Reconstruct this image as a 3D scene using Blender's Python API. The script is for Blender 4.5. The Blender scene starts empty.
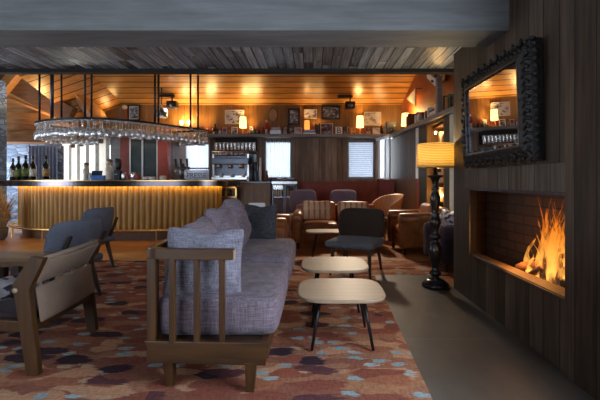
import bpy, math, random
from mathutils import Vector, Matrix, Euler
random.seed(7)
S = bpy.context.scene
COL = S.collection
F, H, CX, CY = 380.0, 1.15, 313.0, 181.0
# ------------------------------------------------------------------ camera
cd = bpy.data.cameras.new('camera'); cam = bpy.data.objects.new('camera', cd); COL.objects.link(cam)
cam.location = (0, 0, H); cam.rotation_euler = (math.pi/2, 0, 0)
cd.sensor_width = 36; cd.lens = 36*F/600; cd.shift_x = -13/600; cd.shift_y = -19/600
cd.clip_start = .05; cd.clip_end = 200
S.camera = cam
# ------------------------------------------------------------------ world, exposure, window light
w = bpy.data.worlds.new('sky'); S.world = w; w.use_nodes = True
w.node_tree.nodes['Background'].inputs[0].default_value = (.80, .90, 1.0, 1)
w.node_tree.nodes['Background'].inputs[1].default_value = 4.6
S.view_settings.view_transform = 'Standard'; S.view_settings.look = 'None'
S.view_settings.exposure = 0.40; S.view_settings.gamma = 1.0
try: S.view_settings.use_curve_mapping = False
except Exception: pass

def area(name, loc, direction, sx, sy, power, col, spread=math.pi):
    l = bpy.data.lights.new(name, 'AREA'); l.shape = 'RECTANGLE'; l.size = sx; l.size_y = sy
    l.energy = power; l.color = col; l.spread = spread
    o = bpy.data.objects.new(name, l); COL.objects.link(o); o.location = loc
    o.rotation_euler = Vector(direction).to_track_quat('-Z', 'Y').to_euler()
    return o
def point(name, loc, power, col, r=.03, parent=None):
    l = bpy.data.lights.new(name, 'POINT'); l.energy = power; l.color = col; l.shadow_soft_size = r
    o = bpy.data.objects.new(name, l); COL.objects.link(o); o.location = loc
    if parent: o.parent = parent; o.location = Vector(loc) - parent.location
    return o
def spot(name, loc, direction, power, col, ang=1.2, blend=.6, r=.04):
    l = bpy.data.lights.new(name, 'SPOT'); l.energy = power; l.color = col; l.spot_size = ang; l.spot_blend = blend; l.shadow_soft_size = r
    o = bpy.data.objects.new(name, l); COL.objects.link(o); o.location = loc
    o.rotation_euler = Vector(direction).to_track_quat('-Z', 'Y').to_euler()
    return o
WARM = (1, .60, .22); COOL = (.78, .88, 1.0)
area('daylight_side_window', (1.62, 1.0, 1.45), (-1, .12, -.12), 1.5, 1.3, 52, COOL)      # the window in the right wall
area('daylight_rear_window', (-3.2, -1.93, 1.5), (.1, 1, -.05), 3.0, 1.5, 16, COOL)      # the glazed rear wall
area('daylight_left_fill', (-8.9, 4.6, 1.5), (1, .1, -.1), 2.6, 1.4, 70, COOL)      # added fill at an unseen left opening, brightens the farther room
area('daylight_left_back_fill', (-8.9, 9.6, 1.5), (1, .0, -.05), 1.3, 1.4, 70, COOL)      # added fill from an unseen opening, brightens the area behind the bar

# ------------------------------------------------------------------ geometry helpers
def PX(px, Y): return (px-CX)*Y/F
def PZ(py, Y): return H+(CY-py)*Y/F
def sgn(a): return -1 if a < 0 else 1
def rot(rx=0, ry=0, rz=0): return Euler((math.radians(rx), math.radians(ry), math.radians(rz)), 'XYZ').to_matrix()
def catmull(P, n=8, closed=False):
    P = [Vector(p) for p in P]; out = []; m = len(P)
    for i in range(m if closed else m-1):
        g = (lambda k: P[k % m]) if closed else (lambda k: P[max(0, min(m-1, k))])
        a, b, c, d = g(i-1), g(i), g(i+1), g(i+2)
        for k in range(n):
            t = k/n
            out.append(.5*((2*b)+(c-a)*t+(2*a-5*b+4*c-d)*t*t+(3*b-a-3*c+d)*t**3))
    if not closed: out.append(P[-1])
    return out
class MB:
    def __init__(s): s.v = []; s.f = []; s.sm = []
    def add(s, vs, fs, smooth=True):
        n = len(s.v); s.v += [tuple(v) for v in vs]
        for f in fs: s.f.append(tuple(i+n for i in f)); s.sm.append(smooth)
        return s
    def box(s, x0, x1, y0, y1, z0, z1):
        vs = [(x, y, z) for x in (x0, x1) for y in (y0, y1) for z in (z0, z1)]
        return s.add(vs, [(0,1,3,2), (4,6,7,5), (0,4,5,1), (2,3,7,6), (0,2,6,4), (1,5,7,3)], False)
    def obox(s, c, d, R=None):
        R = R or Matrix.Identity(3); c = Vector(c)
        vs = [c+R @ Vector((x*d[0]/2, y*d[1]/2, z*d[2]/2)) for x in (-1,1) for y in (-1,1) for z in (-1,1)]
        return s.add(vs, [(0,1,3,2), (4,6,7,5), (0,4,5,1), (2,3,7,6), (0,2,6,4), (1,5,7,3)], False)
    def bar(s, p, q, wdt, thk, up=(0,0,1), taper=1.0):
        p, q = Vector(p), Vector(q); d = (q-p).normalized(); u = Vector(up)
        a = d.cross(u)
        if a.length < 1e-4: a = d.cross(Vector((1, 0, 0)))
        a.normalize(); b = a.cross(d).normalized(); vs = []
        for e, k in ((p, 1.0), (q, taper)):
            for i, j in ((-1,-1), (1,-1), (1,1), (-1,1)): vs.append(e+a*i*wdt/2*k+b*j*thk/2*k)
        return s.add(vs, [(3,2,1,0), (4,5,6,7), (0,1,5,4), (1,2,6,5), (2,3,7,6), (3,0,4,7)], False)
    def tube(s, P, r, n=8, closed=False, cap=True):
        P = [Vector(p) for p in P]; m = len(P); rs = r if isinstance(r, (list, tuple)) else [r]*m
        vs = []; prev = None
        for i, p in enumerate(P):
            t = (P[(i+1) % m]-P[i-1]) if closed else (P[min(i+1, m-1)]-P[max(i-1, 0)])
            t.normalize()
            if prev is None:
                a = t.cross(Vector((0, 0, 1)))
                if a.length < .05: a = t.cross(Vector((1, 0, 0)))
            else: a = prev-t*prev.dot(t)
            a.normalize(); prev = a; b = t.cross(a)
            for k in range(n):
                g = 2*math.pi*k/n; vs.append(p+(a*math.cos(g)+b*math.sin(g))*rs[i])
        fs = []
        for i in range(m if closed else m-1):
            j = (i+1) % m
            for k in range(n): fs.append((i*n+k, i*n+(k+1) % n, j*n+(k+1) % n, j*n+k))
        if cap and not closed: fs += [tuple(range(n))[::-1], tuple((m-1)*n+k for k in range(n))]
        return s.add(vs, fs)
    def cyl(s, p, q, r0, r1=None, n=12): return s.tube([p, q], [r0, r0 if r1 is None else r1], n)
    def lathe(s, prof, loc=(0,0,0), n=20):
        x, y, z = loc; vs = []; m = len(prof)
        for r, h in prof:
            for k in range(n):
                g = 2*math.pi*k/n; vs.append((x+r*math.cos(g), y+r*math.sin(g), z+h))
        fs = [(i*n+k, i*n+(k+1) % n, (i+1)*n+(k+1) % n, (i+1)*n+k) for i in range(m-1) for k in range(n)]
        if prof[0][0] > 1e-5: fs.append(tuple(range(n))[::-1])
        if prof[-1][0] > 1e-5: fs.append(tuple((m-1)*n+k for k in range(n)))
        return s.add(vs, fs)
    def ell(s, c, rad, n=10, R=None):
        R = R or Matrix.Identity(3); c = Vector(c); vs = []; m = n//2+1
        for i in range(m+1):
            th = math.pi*i/m
            for k in range(n):
                g = 2*math.pi*k/n
                vs.append(c+R @ Vector((rad[0]*math.sin(th)*math.cos(g), rad[1]*math.sin(th)*math.sin(g), -rad[2]*math.cos(th))))
        fs = [(i*n+k, i*n+(k+1) % n, (i+1)*n+(k+1) % n, (i+1)*n+k) for i in range(m) for k in range(n)]
        return s.add(vs, fs)
    def rbox(s, c, d, r, R=None, bulge=(0, 0, 0), n=10):
        R = R or Matrix.Identity(3); c = Vector(c); hx, hy, hz = [k/2 for k in d]; idx = {}; vs = []; fs = []
        def vid(i, j, k):
            if (i, j, k) not in idx:
                u = [2*q/n-1 for q in (i, j, k)]
                u = [sgn(q)*(1-(1-abs(q))**1.7) for q in u]
                p = [u[0]*hx, u[1]*hy, u[2]*hz]; cl = [max(-(h-r), min(h-r, q)) for q, h in zip(p, (hx, hy, hz))]
                dv = Vector([a-b for a, b in zip(p, cl)])
                if dv.length > 1e-9:
                    big = max(abs(x) for x in dv)
                    dv = dv.normalized()*big
                q = Vector(cl)+dv
                for a in range(3):
                    o = [b for b in range(3) if b != a]
                    q[a] *= 1+bulge[a]*(1-u[o[0]]**2)*(1-u[o[1]]**2)
                idx[(i, j, k)] = len(vs); vs.append(c+R @ q)
            return idx[(i, j, k)]
        for a in range(n):
            for b in range(n):
                for (k, fl) in ((0, 1), (n, 0)):
                    for ax in range(3):
                        qs = [(a, b), (a+1, b), (a+1, b+1), (a, b+1)]
                        pts = []
                        for (x, y) in qs:
                            t = [0, 0, 0]; t[ax] = k; t[(ax+1) % 3] = x; t[(ax+2) % 3] = y; pts.append(vid(*t))
                        fs.append(tuple(pts[::-1]) if fl else tuple(pts))
        return s.add(vs, fs)
    def pad(s, c, wd, ht, tk, R=None, n=5.0, bend=0, pinch=0, power=6, N=14, back=1.0, dip=0.0, ex=.5, crease=0.0):
        """a cushion or shell in the local xz plane, thickness along y"""
        R = R or Matrix.Identity(3); c = Vector(c); vs = []; fs = []; g = N+1
        for side in (1, -1):
            for i in range(g):
                for j in range(g):
                    u = -math.cos(math.pi*i/N); v = -math.cos(math.pi*j/N)
                    m = max(abs(u), abs(v)); den = (abs(u)**n+abs(v)**n)**(1/n) if m > 0 else 1
                    sc = m/den if den > 0 else 1
                    x = u*sc*(1-pinch*(1-v*v)); z = v*sc*(1-pinch*(1-u*u))
                    th = tk/2*max(0, (1-abs(u)**power)*(1-abs(v)**power))**ex
                    if crease: th *= 1+crease*(math.sin(5.1*u+3.3*v+side+wd*40)+.7*math.sin(-4.2*u+7.3*v+2+ht*31)+.5*math.sin(9*u*v+5*u))
                    z -= dip*math.exp(-((u-.08)/.32)**2)*max(0, v+.2)
                    vs.append(c+R @ Vector((x*wd/2, side*th*(back if side > 0 else 1)+bend*x*x, z*ht/2)))
        for i in range(N):
            for j in range(N):
                a = i*g+j; fs.append((a, a+1, a+g+1, a+g)); b = a+g*g; fs.append((b, b+g, b+g+1, b+1))
        return s.add(vs, fs)
    def prism(s, poly, z0, z1):
        n = len(poly); vs = [(p[0], p[1], z0) for p in poly]+[(p[0], p[1], z1) for p in poly]
        ar = sum(poly[i][0]*poly[(i+1) % n][1]-poly[(i+1) % n][0]*poly[i][1] for i in range(n))
        fs = [tuple(range(n))[::-1], tuple(range(n, 2*n))]+[(i, (i+1) % n, n+(i+1) % n, n+i) for i in range(n)]
        if ar < 0: fs = [f[::-1] for f in fs]
        return s.add(vs, fs, False)
    def extr(s, poly, vec):
        vec = Vector(vec); n = len(poly); P = [Vector(p) for p in poly]
        return s.add(P+[p+vec for p in P], [tuple(range(n))[::-1], tuple(range(n, 2*n))]+[(i, (i+1) % n, n+(i+1) % n, n+i) for i in range(n)], False)
    def build(s, name, mat, parent=None, bevel=0, world=False, subd=0):
        me = bpy.data.meshes.new(name)
        off = parent.matrix_basis.inverted() if (parent is not None and world) else None
        if parent is not None and world and parent.parent is not None: off = parent.matrix_basis.inverted() @ parent.parent.matrix_basis.inverted()
        vs = [off @ Vector(v) for v in s.v] if off else s.v
        me.from_pydata([tuple(v) for v in vs], [], s.f); me.polygons.foreach_set('use_smooth', s.sm)
        me.materials.append(mat); me.validate(); me.update()
        import bmesh
        b = bmesh.new(); b.from_mesh(me); bmesh.ops.remove_doubles(b, verts=b.verts, dist=1e-6); bmesh.ops.recalc_face_normals(b, faces=b.faces); b.to_mesh(me); b.free()
        o = bpy.data.objects.new(name, me); COL.objects.link(o)
        if parent is not None: o.parent = parent
        if bevel:
            m = o.modifiers.new('edge', 'BEVEL'); m.width = bevel; m.segments = 2; m.limit_method = 'ANGLE'; m.angle_limit = .7
        if subd:
            m = o.modifiers.new('sub', 'SUBSURF'); m.levels = subd; m.render_levels = subd
        return o
def tag(o, label=None, cat=None, group=None, kind=None):
    if label: o['label'] = label
    if cat: o['category'] = cat
    if group: o['group'] = group
    if kind: o['kind'] = kind
    return o
def thing(name, label, cat, loc=(0,0,0), rz=0, group=None):
    o = bpy.data.objects.new(name, None); COL.objects.link(o); o.location = loc; o.rotation_euler = (0, 0, math.radians(rz))
    o.empty_display_size = .1
    bpy.context.view_layer.update()
    return tag(o, label, cat, group)
def struct(name, mb, mat, label=None, cat=None, **k):
    return tag(mb.build(name, mat, **k), label, cat, None, 'structure')
def dup(root, loc, rz, label=None, group=None):
    r = root.copy(); COL.objects.link(r); r.location = loc; r.rotation_euler = (0, 0, math.radians(rz))
    if label: r['label'] = label
    if group: r['group'] = group
    for ch in list(root.children):
        c = ch.copy(); COL.objects.link(c); c.parent = r
        for g in list(ch.children):
            d = g.copy(); COL.objects.link(d); d.parent = c
    return r
def tagm(mb, name, mat, label, cat, group=None, **k): return tag(mb.build(name, mat, **k), label, cat, group)

# ------------------------------------------------------------------ materials
class NT:
    def __init__(s, name):
        s.m = bpy.data.materials.new(name); s.m.use_nodes = True; s.t = s.m.node_tree; s.b = s.t.nodes['Principled BSDF']; s.out = s.t.nodes['Material Output']
    def n(s, typ, **kw):
        x = s.t.nodes.new(typ)
        for k, v in kw.items():
            if k.startswith('i_'):
                key = k[2:]; key = int(key) if key.isdigit() else key
                if hasattr(v, 'is_output') or isinstance(v, bpy.types.NodeSocket): s.t.links.new(v, x.inputs[key])
                else: x.inputs[key].default_value = v
            else: setattr(x, k, v)
        return x
    def L(s, a, b): s.t.links.new(a, b)
    def math(s, op, a, b=0.0, c=0.0): return s.n('ShaderNodeMath', operation=op, i_0=a, i_1=b, i_2=c).outputs[0]
    def coords(s): return s.n('ShaderNodeTexCoord').outputs['Object']
    def mapped(s, sc, co=None, rz=0): return s.n('ShaderNodeMapping', i_Vector=co or s.coords(), i_Scale=sc, i_Rotation=(0, 0, rz)).outputs[0]
    def noise(s, vec, scale, detail=3, rough=.55): return s.n('ShaderNodeTexNoise', i_Vector=vec, i_Scale=scale, i_Detail=detail, i_Roughness=rough).outputs[0]
    def ramp(s, fac, stops, interp='LINEAR'):
        r = s.n('ShaderNodeValToRGB', i_0=fac); e = r.color_ramp; e.interpolation = interp
        while len(e.elements) > 1: e.elements.remove(e.elements[-1])
        for i, (p, c) in enumerate(stops):
            x = e.elements[0] if i == 0 else e.elements.new(p)
            x.position = p; x.color = (*c, 1)
        return r.outputs[0]
    def mix(s, fac, a, b, mode='MIX'):
        x = s.n('ShaderNodeMix', data_type='RGBA', blend_type=mode)
        for sock, v in ((x.inputs[0], fac), (x.inputs[6], a), (x.inputs[7], b)):
            if isinstance(v, bpy.types.NodeSocket): s.L(v, sock)
            elif isinstance(v, tuple) and len(v) == 3: sock.default_value = (*v, 1)
            else: sock.default_value = v
        return x.outputs[2]
    def bump(s, h, strength=.3, dist=.01):
        b = s.n('ShaderNodeBump', i_Height=h, i_Strength=strength, i_Distance=dist); s.L(b.outputs[0], s.b.inputs['Normal'])
    def col(s, c):
        if isinstance(c, bpy.types.NodeSocket): s.L(c, s.b.inputs['Base Color'])
        else: s.b.inputs['Base Color'].default_value = (*c, 1)
    def fin(s, rough=.5, metal=0, **k):
        s.b.inputs['Roughness'].default_value = rough; s.b.inputs['Metallic'].default_value = metal
        for a, v in k.items(): s.b.inputs[a.replace('_', ' ')].default_value = v
        return s.m
def srgb(r, g, b):
    f = lambda c: (c/255/12.92 if c <= 10 else ((c/255+.055)/1.055)**2.4)
    return (f(r), f(g), f(b))
def plain(name, c, rough=.5, metal=0, var=.25, scale=14, bump=0, **k):
    t = NT(name); nz = t.noise(t.coords(), scale)
    t.col(t.ramp(nz, [(.3, tuple(x*(1-var) for x in c)), (.7, tuple(min(1, x*(1+var)) for x in c))]))
    if bump: t.bump(nz, bump)
    return t.fin(rough, metal, **k)
def planks(name, c1, c2, wdt, across, along, rough=.5, gap=.05, grain=.45, bump=.4, spec=.5, dark=.18, ends=0):
    t = NT(name); co = t.coords(); sp = t.n('ShaderNodeSeparateXYZ', i_0=co).outputs
    a = t.math('DIVIDE', sp['XYZ'.index(across)], wdt); idn = t.math('FLOOR', a); fr = t.math('FRACT', a)
    wn = t.n('ShaderNodeTexWhiteNoise', noise_dimensions='1D', i_W=idn).outputs[0]
    if ends:
        l = t.math('ADD', t.math('DIVIDE', sp['XYZ'.index(along)], ends), t.math('MULTIPLY', wn, 7.3)); li = t.math('FLOOR', l)
        wn2 = t.n('ShaderNodeTexWhiteNoise', noise_dimensions='2D', i_Vector=t.n('ShaderNodeCombineXYZ', i_0=idn, i_1=li).outputs[0]).outputs[0]
        lf = t.math('FRACT', l)
    else: wn2 = wn
    sc = [26, 26, 26]; sc['XYZ'.index(along)] = 1.6
    off = t.n('ShaderNodeVectorMath', operation='ADD', i_0=t.mapped(tuple(sc), co), i_1=t.n('ShaderNodeCombineXYZ', i_0=t.math('MULTIPLY', wn2, 31.0), i_1=t.math('MULTIPLY', wn2, 17.0), i_2=0.0).outputs[0]).outputs[0]
    g = t.noise(off, 1.0, 5, .65)
    k2 = [3, 3, 3]; k2['XYZ'.index(along)] = .7
    g2 = t.noise(t.mapped(tuple(k2), co), 2.2, 3)
    base = t.mix(wn2, c1, c2)
    gg = t.n('ShaderNodeMapRange', i_0=g, i_1=.3, i_2=.72, i_3=1-grain, i_4=1+grain*.55).outputs[0]
    g3 = t.n('ShaderNodeMapRange', i_0=g2, i_1=.3, i_2=.7, i_3=.75, i_4=1.15).outputs[0]
    c = t.mix(1.0, base, t.n('ShaderNodeCombineColor', i_0=t.math('MULTIPLY', gg, g3), i_1=t.math('MULTIPLY', gg, g3), i_2=t.math('MULTIPLY', gg, g3)).outputs[0], 'MULTIPLY')
    e = t.math('MINIMUM', fr, t.math('SUBTRACT', 1.0, fr)); gr = t.math('LESS_THAN', e, gap/2)
    if ends: gr = t.math('MAXIMUM', gr, t.math('LESS_THAN', lf, .008/ends))
    t.col(t.mix(gr, c, tuple(x*dark for x in c1)))
    t.bump(t.math('SUBTRACT', t.math('MULTIPLY', g, .25), gr), bump, .008)
    t.b.inputs['Specular IOR Level'].default_value = spec
    return t.fin(rough)
def wood(name, c, rough=.45, along='X', grain=.4):
    t = NT(name); sc = [30, 30, 30]; sc['XYZ'.index(along)] = 2
    g = t.noise(t.mapped(tuple(sc)), 1.0, 4, .6)
    t.col(t.ramp(g, [(.3, tuple(x*(1-grain) for x in c)), (.7, tuple(x*(1+grain*.6) for x in c))])); t.bump(g, .12, .004)
    return t.fin(rough)
def fabric(name, c, rough=.95, var=.25, scale=700, stripes=None):
    t = NT(name); co = t.coords()
    a = t.noise(t.mapped((scale*.05, scale*.05, scale*.5), co), 1.0, 3); b = t.noise(t.mapped((scale*.45, scale*.45, scale*.04), co), 1.0, 3)
    g = t.math('MULTIPLY', t.math('ADD', a, b), .5); blot = t.noise(co, 5, 3)
    k = t.math('ADD', t.math('MULTIPLY', g, .75), t.math('MULTIPLY', blot, .25))
    t.col(t.ramp(k, [(.35, tuple(x*(1-var*1.6) for x in c)), (.65, tuple(x*(1+var) for x in c))])); t.bump(g, .35, .003)
    return t.fin(rough, 0, Sheen_Weight=.08, Specular_IOR_Level=.2)
def emis(name, c, s, base=None):
    t = NT(name); t.col(base or c); t.b.inputs['Emission Color'].default_value = (*c, 1); t.b.inputs['Emission Strength'].default_value = s
    return t.fin(.6)
def photo(name, stops, scale=9, seed=0.0):
    t = NT(name); co = t.n('ShaderNodeMapping', i_Vector=t.coords(), i_Location=(seed, seed*1.7, seed*.6), i_Scale=(1, 1, 1.5)).outputs[0]
    t.col(t.ramp(t.noise(co, scale, 2), stops, 'LINEAR')); return t.fin(.35)
def cloth_translucent(name, c, tr=.6, folds=0, axis='X'):
    t = NT(name); co = t.coords(); nz = t.noise(t.mapped((40, 40, 6), co), 1.0, 2)
    colr = t.ramp(nz, [(.3, tuple(x*.88 for x in c)), (.7, c)])
    d = t.n('ShaderNodeBsdfDiffuse', i_0=colr); tl = t.n('ShaderNodeBsdfTranslucent', i_0=colr)
    mx = t.n('ShaderNodeMixShader', i_0=tr, i_1=d.outputs[0], i_2=tl.outputs[0]); t.L(mx.outputs[0], t.out.inputs[0]); return t.m
def glassy(name, c=(1, 1, 1), alpha=.12, rough=.05):
    t = NT(name); fr = t.n('ShaderNodeFresnel', i_IOR=1.5).outputs[0]
    tr = t.n('ShaderNodeBsdfTransparent', i_0=(*c, 1)); gl = t.n('ShaderNodeBsdfGlossy', i_0=(1, 1, 1, 1), i_1=rough)
    k = t.math('MINIMUM', t.math('ADD', fr, alpha), 1.0)
    mx = t.n('ShaderNodeMixShader', i_0=k, i_1=tr.outputs[0], i_2=gl.outputs[0]); t.L(mx.outputs[0], t.out.inputs[0]); return t.m

M = {}
M['ceil_boards'] = planks('grey_ceiling_boards', (.10, .115, .135), (.48, .55, .64), .105, 'X', 'Y', .27, .10, .7, .25, .95, .12, ends=.9)
M['wall_boards'] = planks('dark_wall_boards', (.044, .029, .019), (.104, .073, .051), .165, 'Y', 'Z', .6, .05, .6, .4, .35, .15)
M['beam'] = planks('grey_painted_beam', (.175, .19, .205), (.19, .20, .21), 3.0, 'Y', 'X', .6, .0, .22, .25, .3)
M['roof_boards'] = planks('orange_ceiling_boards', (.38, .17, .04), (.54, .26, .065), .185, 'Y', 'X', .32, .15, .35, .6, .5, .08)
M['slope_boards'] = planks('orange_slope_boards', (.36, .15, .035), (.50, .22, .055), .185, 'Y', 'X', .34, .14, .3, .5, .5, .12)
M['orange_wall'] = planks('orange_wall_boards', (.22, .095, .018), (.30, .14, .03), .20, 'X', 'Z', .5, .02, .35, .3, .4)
M['back_boards'] = planks('brown_back_boards', (.17, .11, .072), (.31, .215, .155), .15, 'X', 'Z', .55, .05, .5, .4, .4)
M['red_wall'] = plain('red_painted_boards', (.23, .036, .020), .5, 0, .2, 6)
M['rust_wall'] = plain('rust_painted_wall', (.33, .085, .02), .6, 0, .25, 4)
M['oak_floor'] = planks('orange_oak_floor', (.30, .11, .035), (.42, .17, .055), .14, 'Y', 'X', .4, .03, .4, .3, .4, ends=1.4)
M['timber'] = wood('orange_timber', (.42, .19, .06), .5, 'X', .4)
M['timber_dark'] = wood('brown_timber', (.13, .055, .02), .6, 'X', .45)
M['lip'] = wood('dark_edge_timber', (.020, .015, .012), .7, 'X')
M['oak'] = wood('stained_oak', (.062, .026, .007), .42, 'Z', .5)
M['oak_x'] = wood('stained_oak_rail', (.062, .026, .007), .42, 'X', .5)
M['walnut'] = wood('dark_walnut', (.030, .016, .010), .45, 'Z', .4)
M['mid_wood'] = wood('brown_wood', (.13, .065, .03), .45, 'Z', .4)
M['pale_wood'] = wood('pale_oak_top', (.33, .24, .165), .42, 'X', .14)
M['tan_ply'] = wood('tan_plywood', (.42, .19, .07), .4, 'Z', .25)
M['table_wood'] = wood('brown_table_top', (.19, .11, .055), .4, 'X', .35)
M['sofa'] = fabric('mauve_grey_weave', (.165, .132, .165), var=.42, scale=260)
M['pillow_blue'] = fabric('blue_grey_weave', (.185, .180, .23), var=.42, scale=300)
M['pillow_slate'] = fabric('slate_weave', (.060, .060, .072), var=.55, scale=300)
M['chair_blue'] = fabric('blue_grey_felt', (.12, .13, .17), scale=800)
M['chair_brown'] = fabric('brown_felt', (.036, .023, .017), scale=800)
M['chair_seat'] = fabric('slate_felt', (.095, .105, .130), scale=800)
M['chair_purple'] = fabric('purple_grey_felt', (.14, .11, .15), scale=800)
M['plum'] = fabric('plum_felt', (.05, .03, .04), scale=300)
M['canvas'] = fabric('beige_canvas', (.25, .18, .135), scale=500, var=.12)
M['leather'] = plain('brown_leather', (.24, .078, .018), .36, 0, .4, 7, .1)
M['black_metal'] = plain('black_metal', (.012, .012, .014), .4, .3)
M['steel'] = plain('brushed_steel', (.55, .57, .60), .28, 1, .12, 30)
M['dark_steel'] = plain('dark_steel', (.10, .11, .14), .32, .9, .2)
M['brass'] = plain('brass', (.62, .40, .14), .28, 1, .12)
M['flute'] = wood('golden_fluted_wood', (.32, .165, .024), .38, 'Z', .3)
M['bar_band'] = plain('dark_purple_metal_band', (.10, .085, .10), .20, .85, .2, 3)
M['bar_top'] = plain('bar_top_stone', (.06, .055, .05), .25, 0, .3)
M['plinth'] = plain('bar_plinth', (.10, .045, .02), .5)
M['black_gloss'] = plain('black_gloss_carved', (.010, .009, .010), .28, 0, .4)
M['carved'] = plain('black_carved_wood', (.008, .0065, .006), .55, 0, .5, 30, .2)
M['white'] = plain('white_paint', (.72, .72, .72), .5, 0, .05)
M['silver'] = plain('silver_box', (.5, .52, .56), .3, .6, .1)
M['cream'] = plain('cream_card', (.62, .55, .42), .6, 0, .08)
M['black'] = plain('black_plastic', (.012, .012, .013), .4)
M['grey_trim'] = wood('grey_shelf_wood', (.20, .19, .19), .5, 'X', .3)
M['shelf_side'] = wood('grey_side_shelf', (.20, .19, .19), .5, 'Y', .3)
M['dark_frame'] = plain('dark_frame', (.02, .014, .010), .4)
M['wood_frame'] = plain('brown_frame', (.14, .06, .02), .45)
M['green_dark'] = plain('dark_green_paint', (.020, .026, .016), .5)
M['red_post'] = plain('red_paint_post', (.42, .06, .03), .45, 0, .15)
M['blue_book'] = plain('blue_cover', (.06, .11, .32), .5)
M['blue_case'] = plain('blue_case', (.05, .16, .50), .35)
M['red_book'] = plain('red_cover', (.30, .03, .02), .5)
M['green_book'] = plain('green_cover', (.04, .12, .05), .5)
M['orange_box'] = plain('orange_box', (.55, .20, .05), .5)
M['skin_pale'] = plain('pale_ceramic', (.55, .45, .38), .4)
M['bottle_dark'] = plain('dark_green_bottle', (.006, .009, .005), .12, 0, .2, Specular_IOR_Level=.8)
M['bottle_brown'] = plain('brown_bottle', (.030, .012, .005), .12, 0, .2, Specular_IOR_Level=.8)
M['label_green'] = plain('green_label', (.12, .16, .03), .6)
M['label_tan'] = plain('tan_label', (.45, .25, .08), .6)
M['label_white'] = plain('white_label', (.60, .56, .48), .6)
M['slab'] = None
def daylit_glass():
    m = glassy('clear_glass', (.98, .99, 1), .34, .15); t = m.node_tree; out = t.nodes['Material Output']; src = out.inputs[0].links[0].from_socket
    d = t.nodes.new('ShaderNodeBsdfDiffuse'); d.inputs[0].default_value = (.85, .9, .95, 1); x = t.nodes.new('ShaderNodeMixShader'); x.inputs[0].default_value = .24  # white diffuse part imitates window light caught by the glasses
    t.links.new(src, x.inputs[1]); t.links.new(d.outputs[0], x.inputs[2]); t.links.new(x.outputs[0], out.inputs[0]); return m
M['glass'] = daylit_glass()
M['pane'] = glassy('window_pane', (.95, .97, 1), .03, .02)
M['dark_pane'] = plain('dark_grey_glass', (.075, .09, .09), .12, 0, .2, 3)
M['sheer'] = cloth_translucent('sheer_white_blind', (.86, .88, .92), .65)
M['cream_blind'] = cloth_translucent('cream_blind', (.90, .82, .68), .6)
M['tan_blind'] = plain('taupe_blind', (.22, .18, .14), .8)
M['curtain'] = fabric('blue_grey_curtain', (.10, .13, .20), scale=200)
M['bulb'] = emis('lit_bulb', (1, .72, .36), 14)
M['led'] = emis('led_strip', (1, .60, .11), 20)
M['shade_warm'] = emis('lit_small_shade', (1, .60, .20), 2.2, (.8, .6, .35))
M['shade_soft'] = emis('dim_lit_shade', (1, .36, .06), .9, (.7, .35, .12))
M['mirror'] = plain('mirror_glass', (.86, .86, .86), .01, 1, 0)
M['ember'] = emis('embers', (1, .22, .03), 2.2, (.05, .02, .01))
M['bark'] = plain('charred_log', (.055, .030, .020), .85, 0, .6, 25, .4)
M['split_wood'] = plain('split_log', (.30, .14, .06), .8, 0, .4, 20, .3)
M['dry_grass'] = plain('dried_grass', (.42, .29, .16), .9, 0, .5, 20)
M['pot'] = plain('grey_clay_pot', (.12, .11, .10), .8)
M['keg_gloss'] = plain('dark_blue_gloss', (.03, .05, .09), .25)
M['ledge'] = plain('warm_stone_ledge', (.15, .10, .065), .6, 0, .25, 12)
M['throw_pat'] = photo('black_white_pattern', [(.38, (.03, .03, .04)), (.47, (.05, .05, .07)), (.5, (.5, .5, .55)), (.62, (.40, .38, .42))], 12, 2)
def stripe_mat():
    t = NT('striped_cushion'); co = t.coords(); sp = t.n('ShaderNodeSeparateXYZ', i_0=co).outputs
    fx = t.math('FRACT', t.math('MULTIPLY', sp[0], 10.5)); zz = t.math('FRACT', t.math('MULTIPLY', sp[2], 6.0))
    tri = t.math('LESS_THAN', t.math('ABSOLUTE', t.math('SUBTRACT', fx, .5)), t.math('MULTIPLY_ADD', zz, .16, .08))
    t.col(t.mix(tri, (.58, .39, .24), (.36, .14, .08))); t.bump(t.noise(co, 200), .2, .003)
    return t.fin(.9)
M['stripe'] = stripe_mat()
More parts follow.
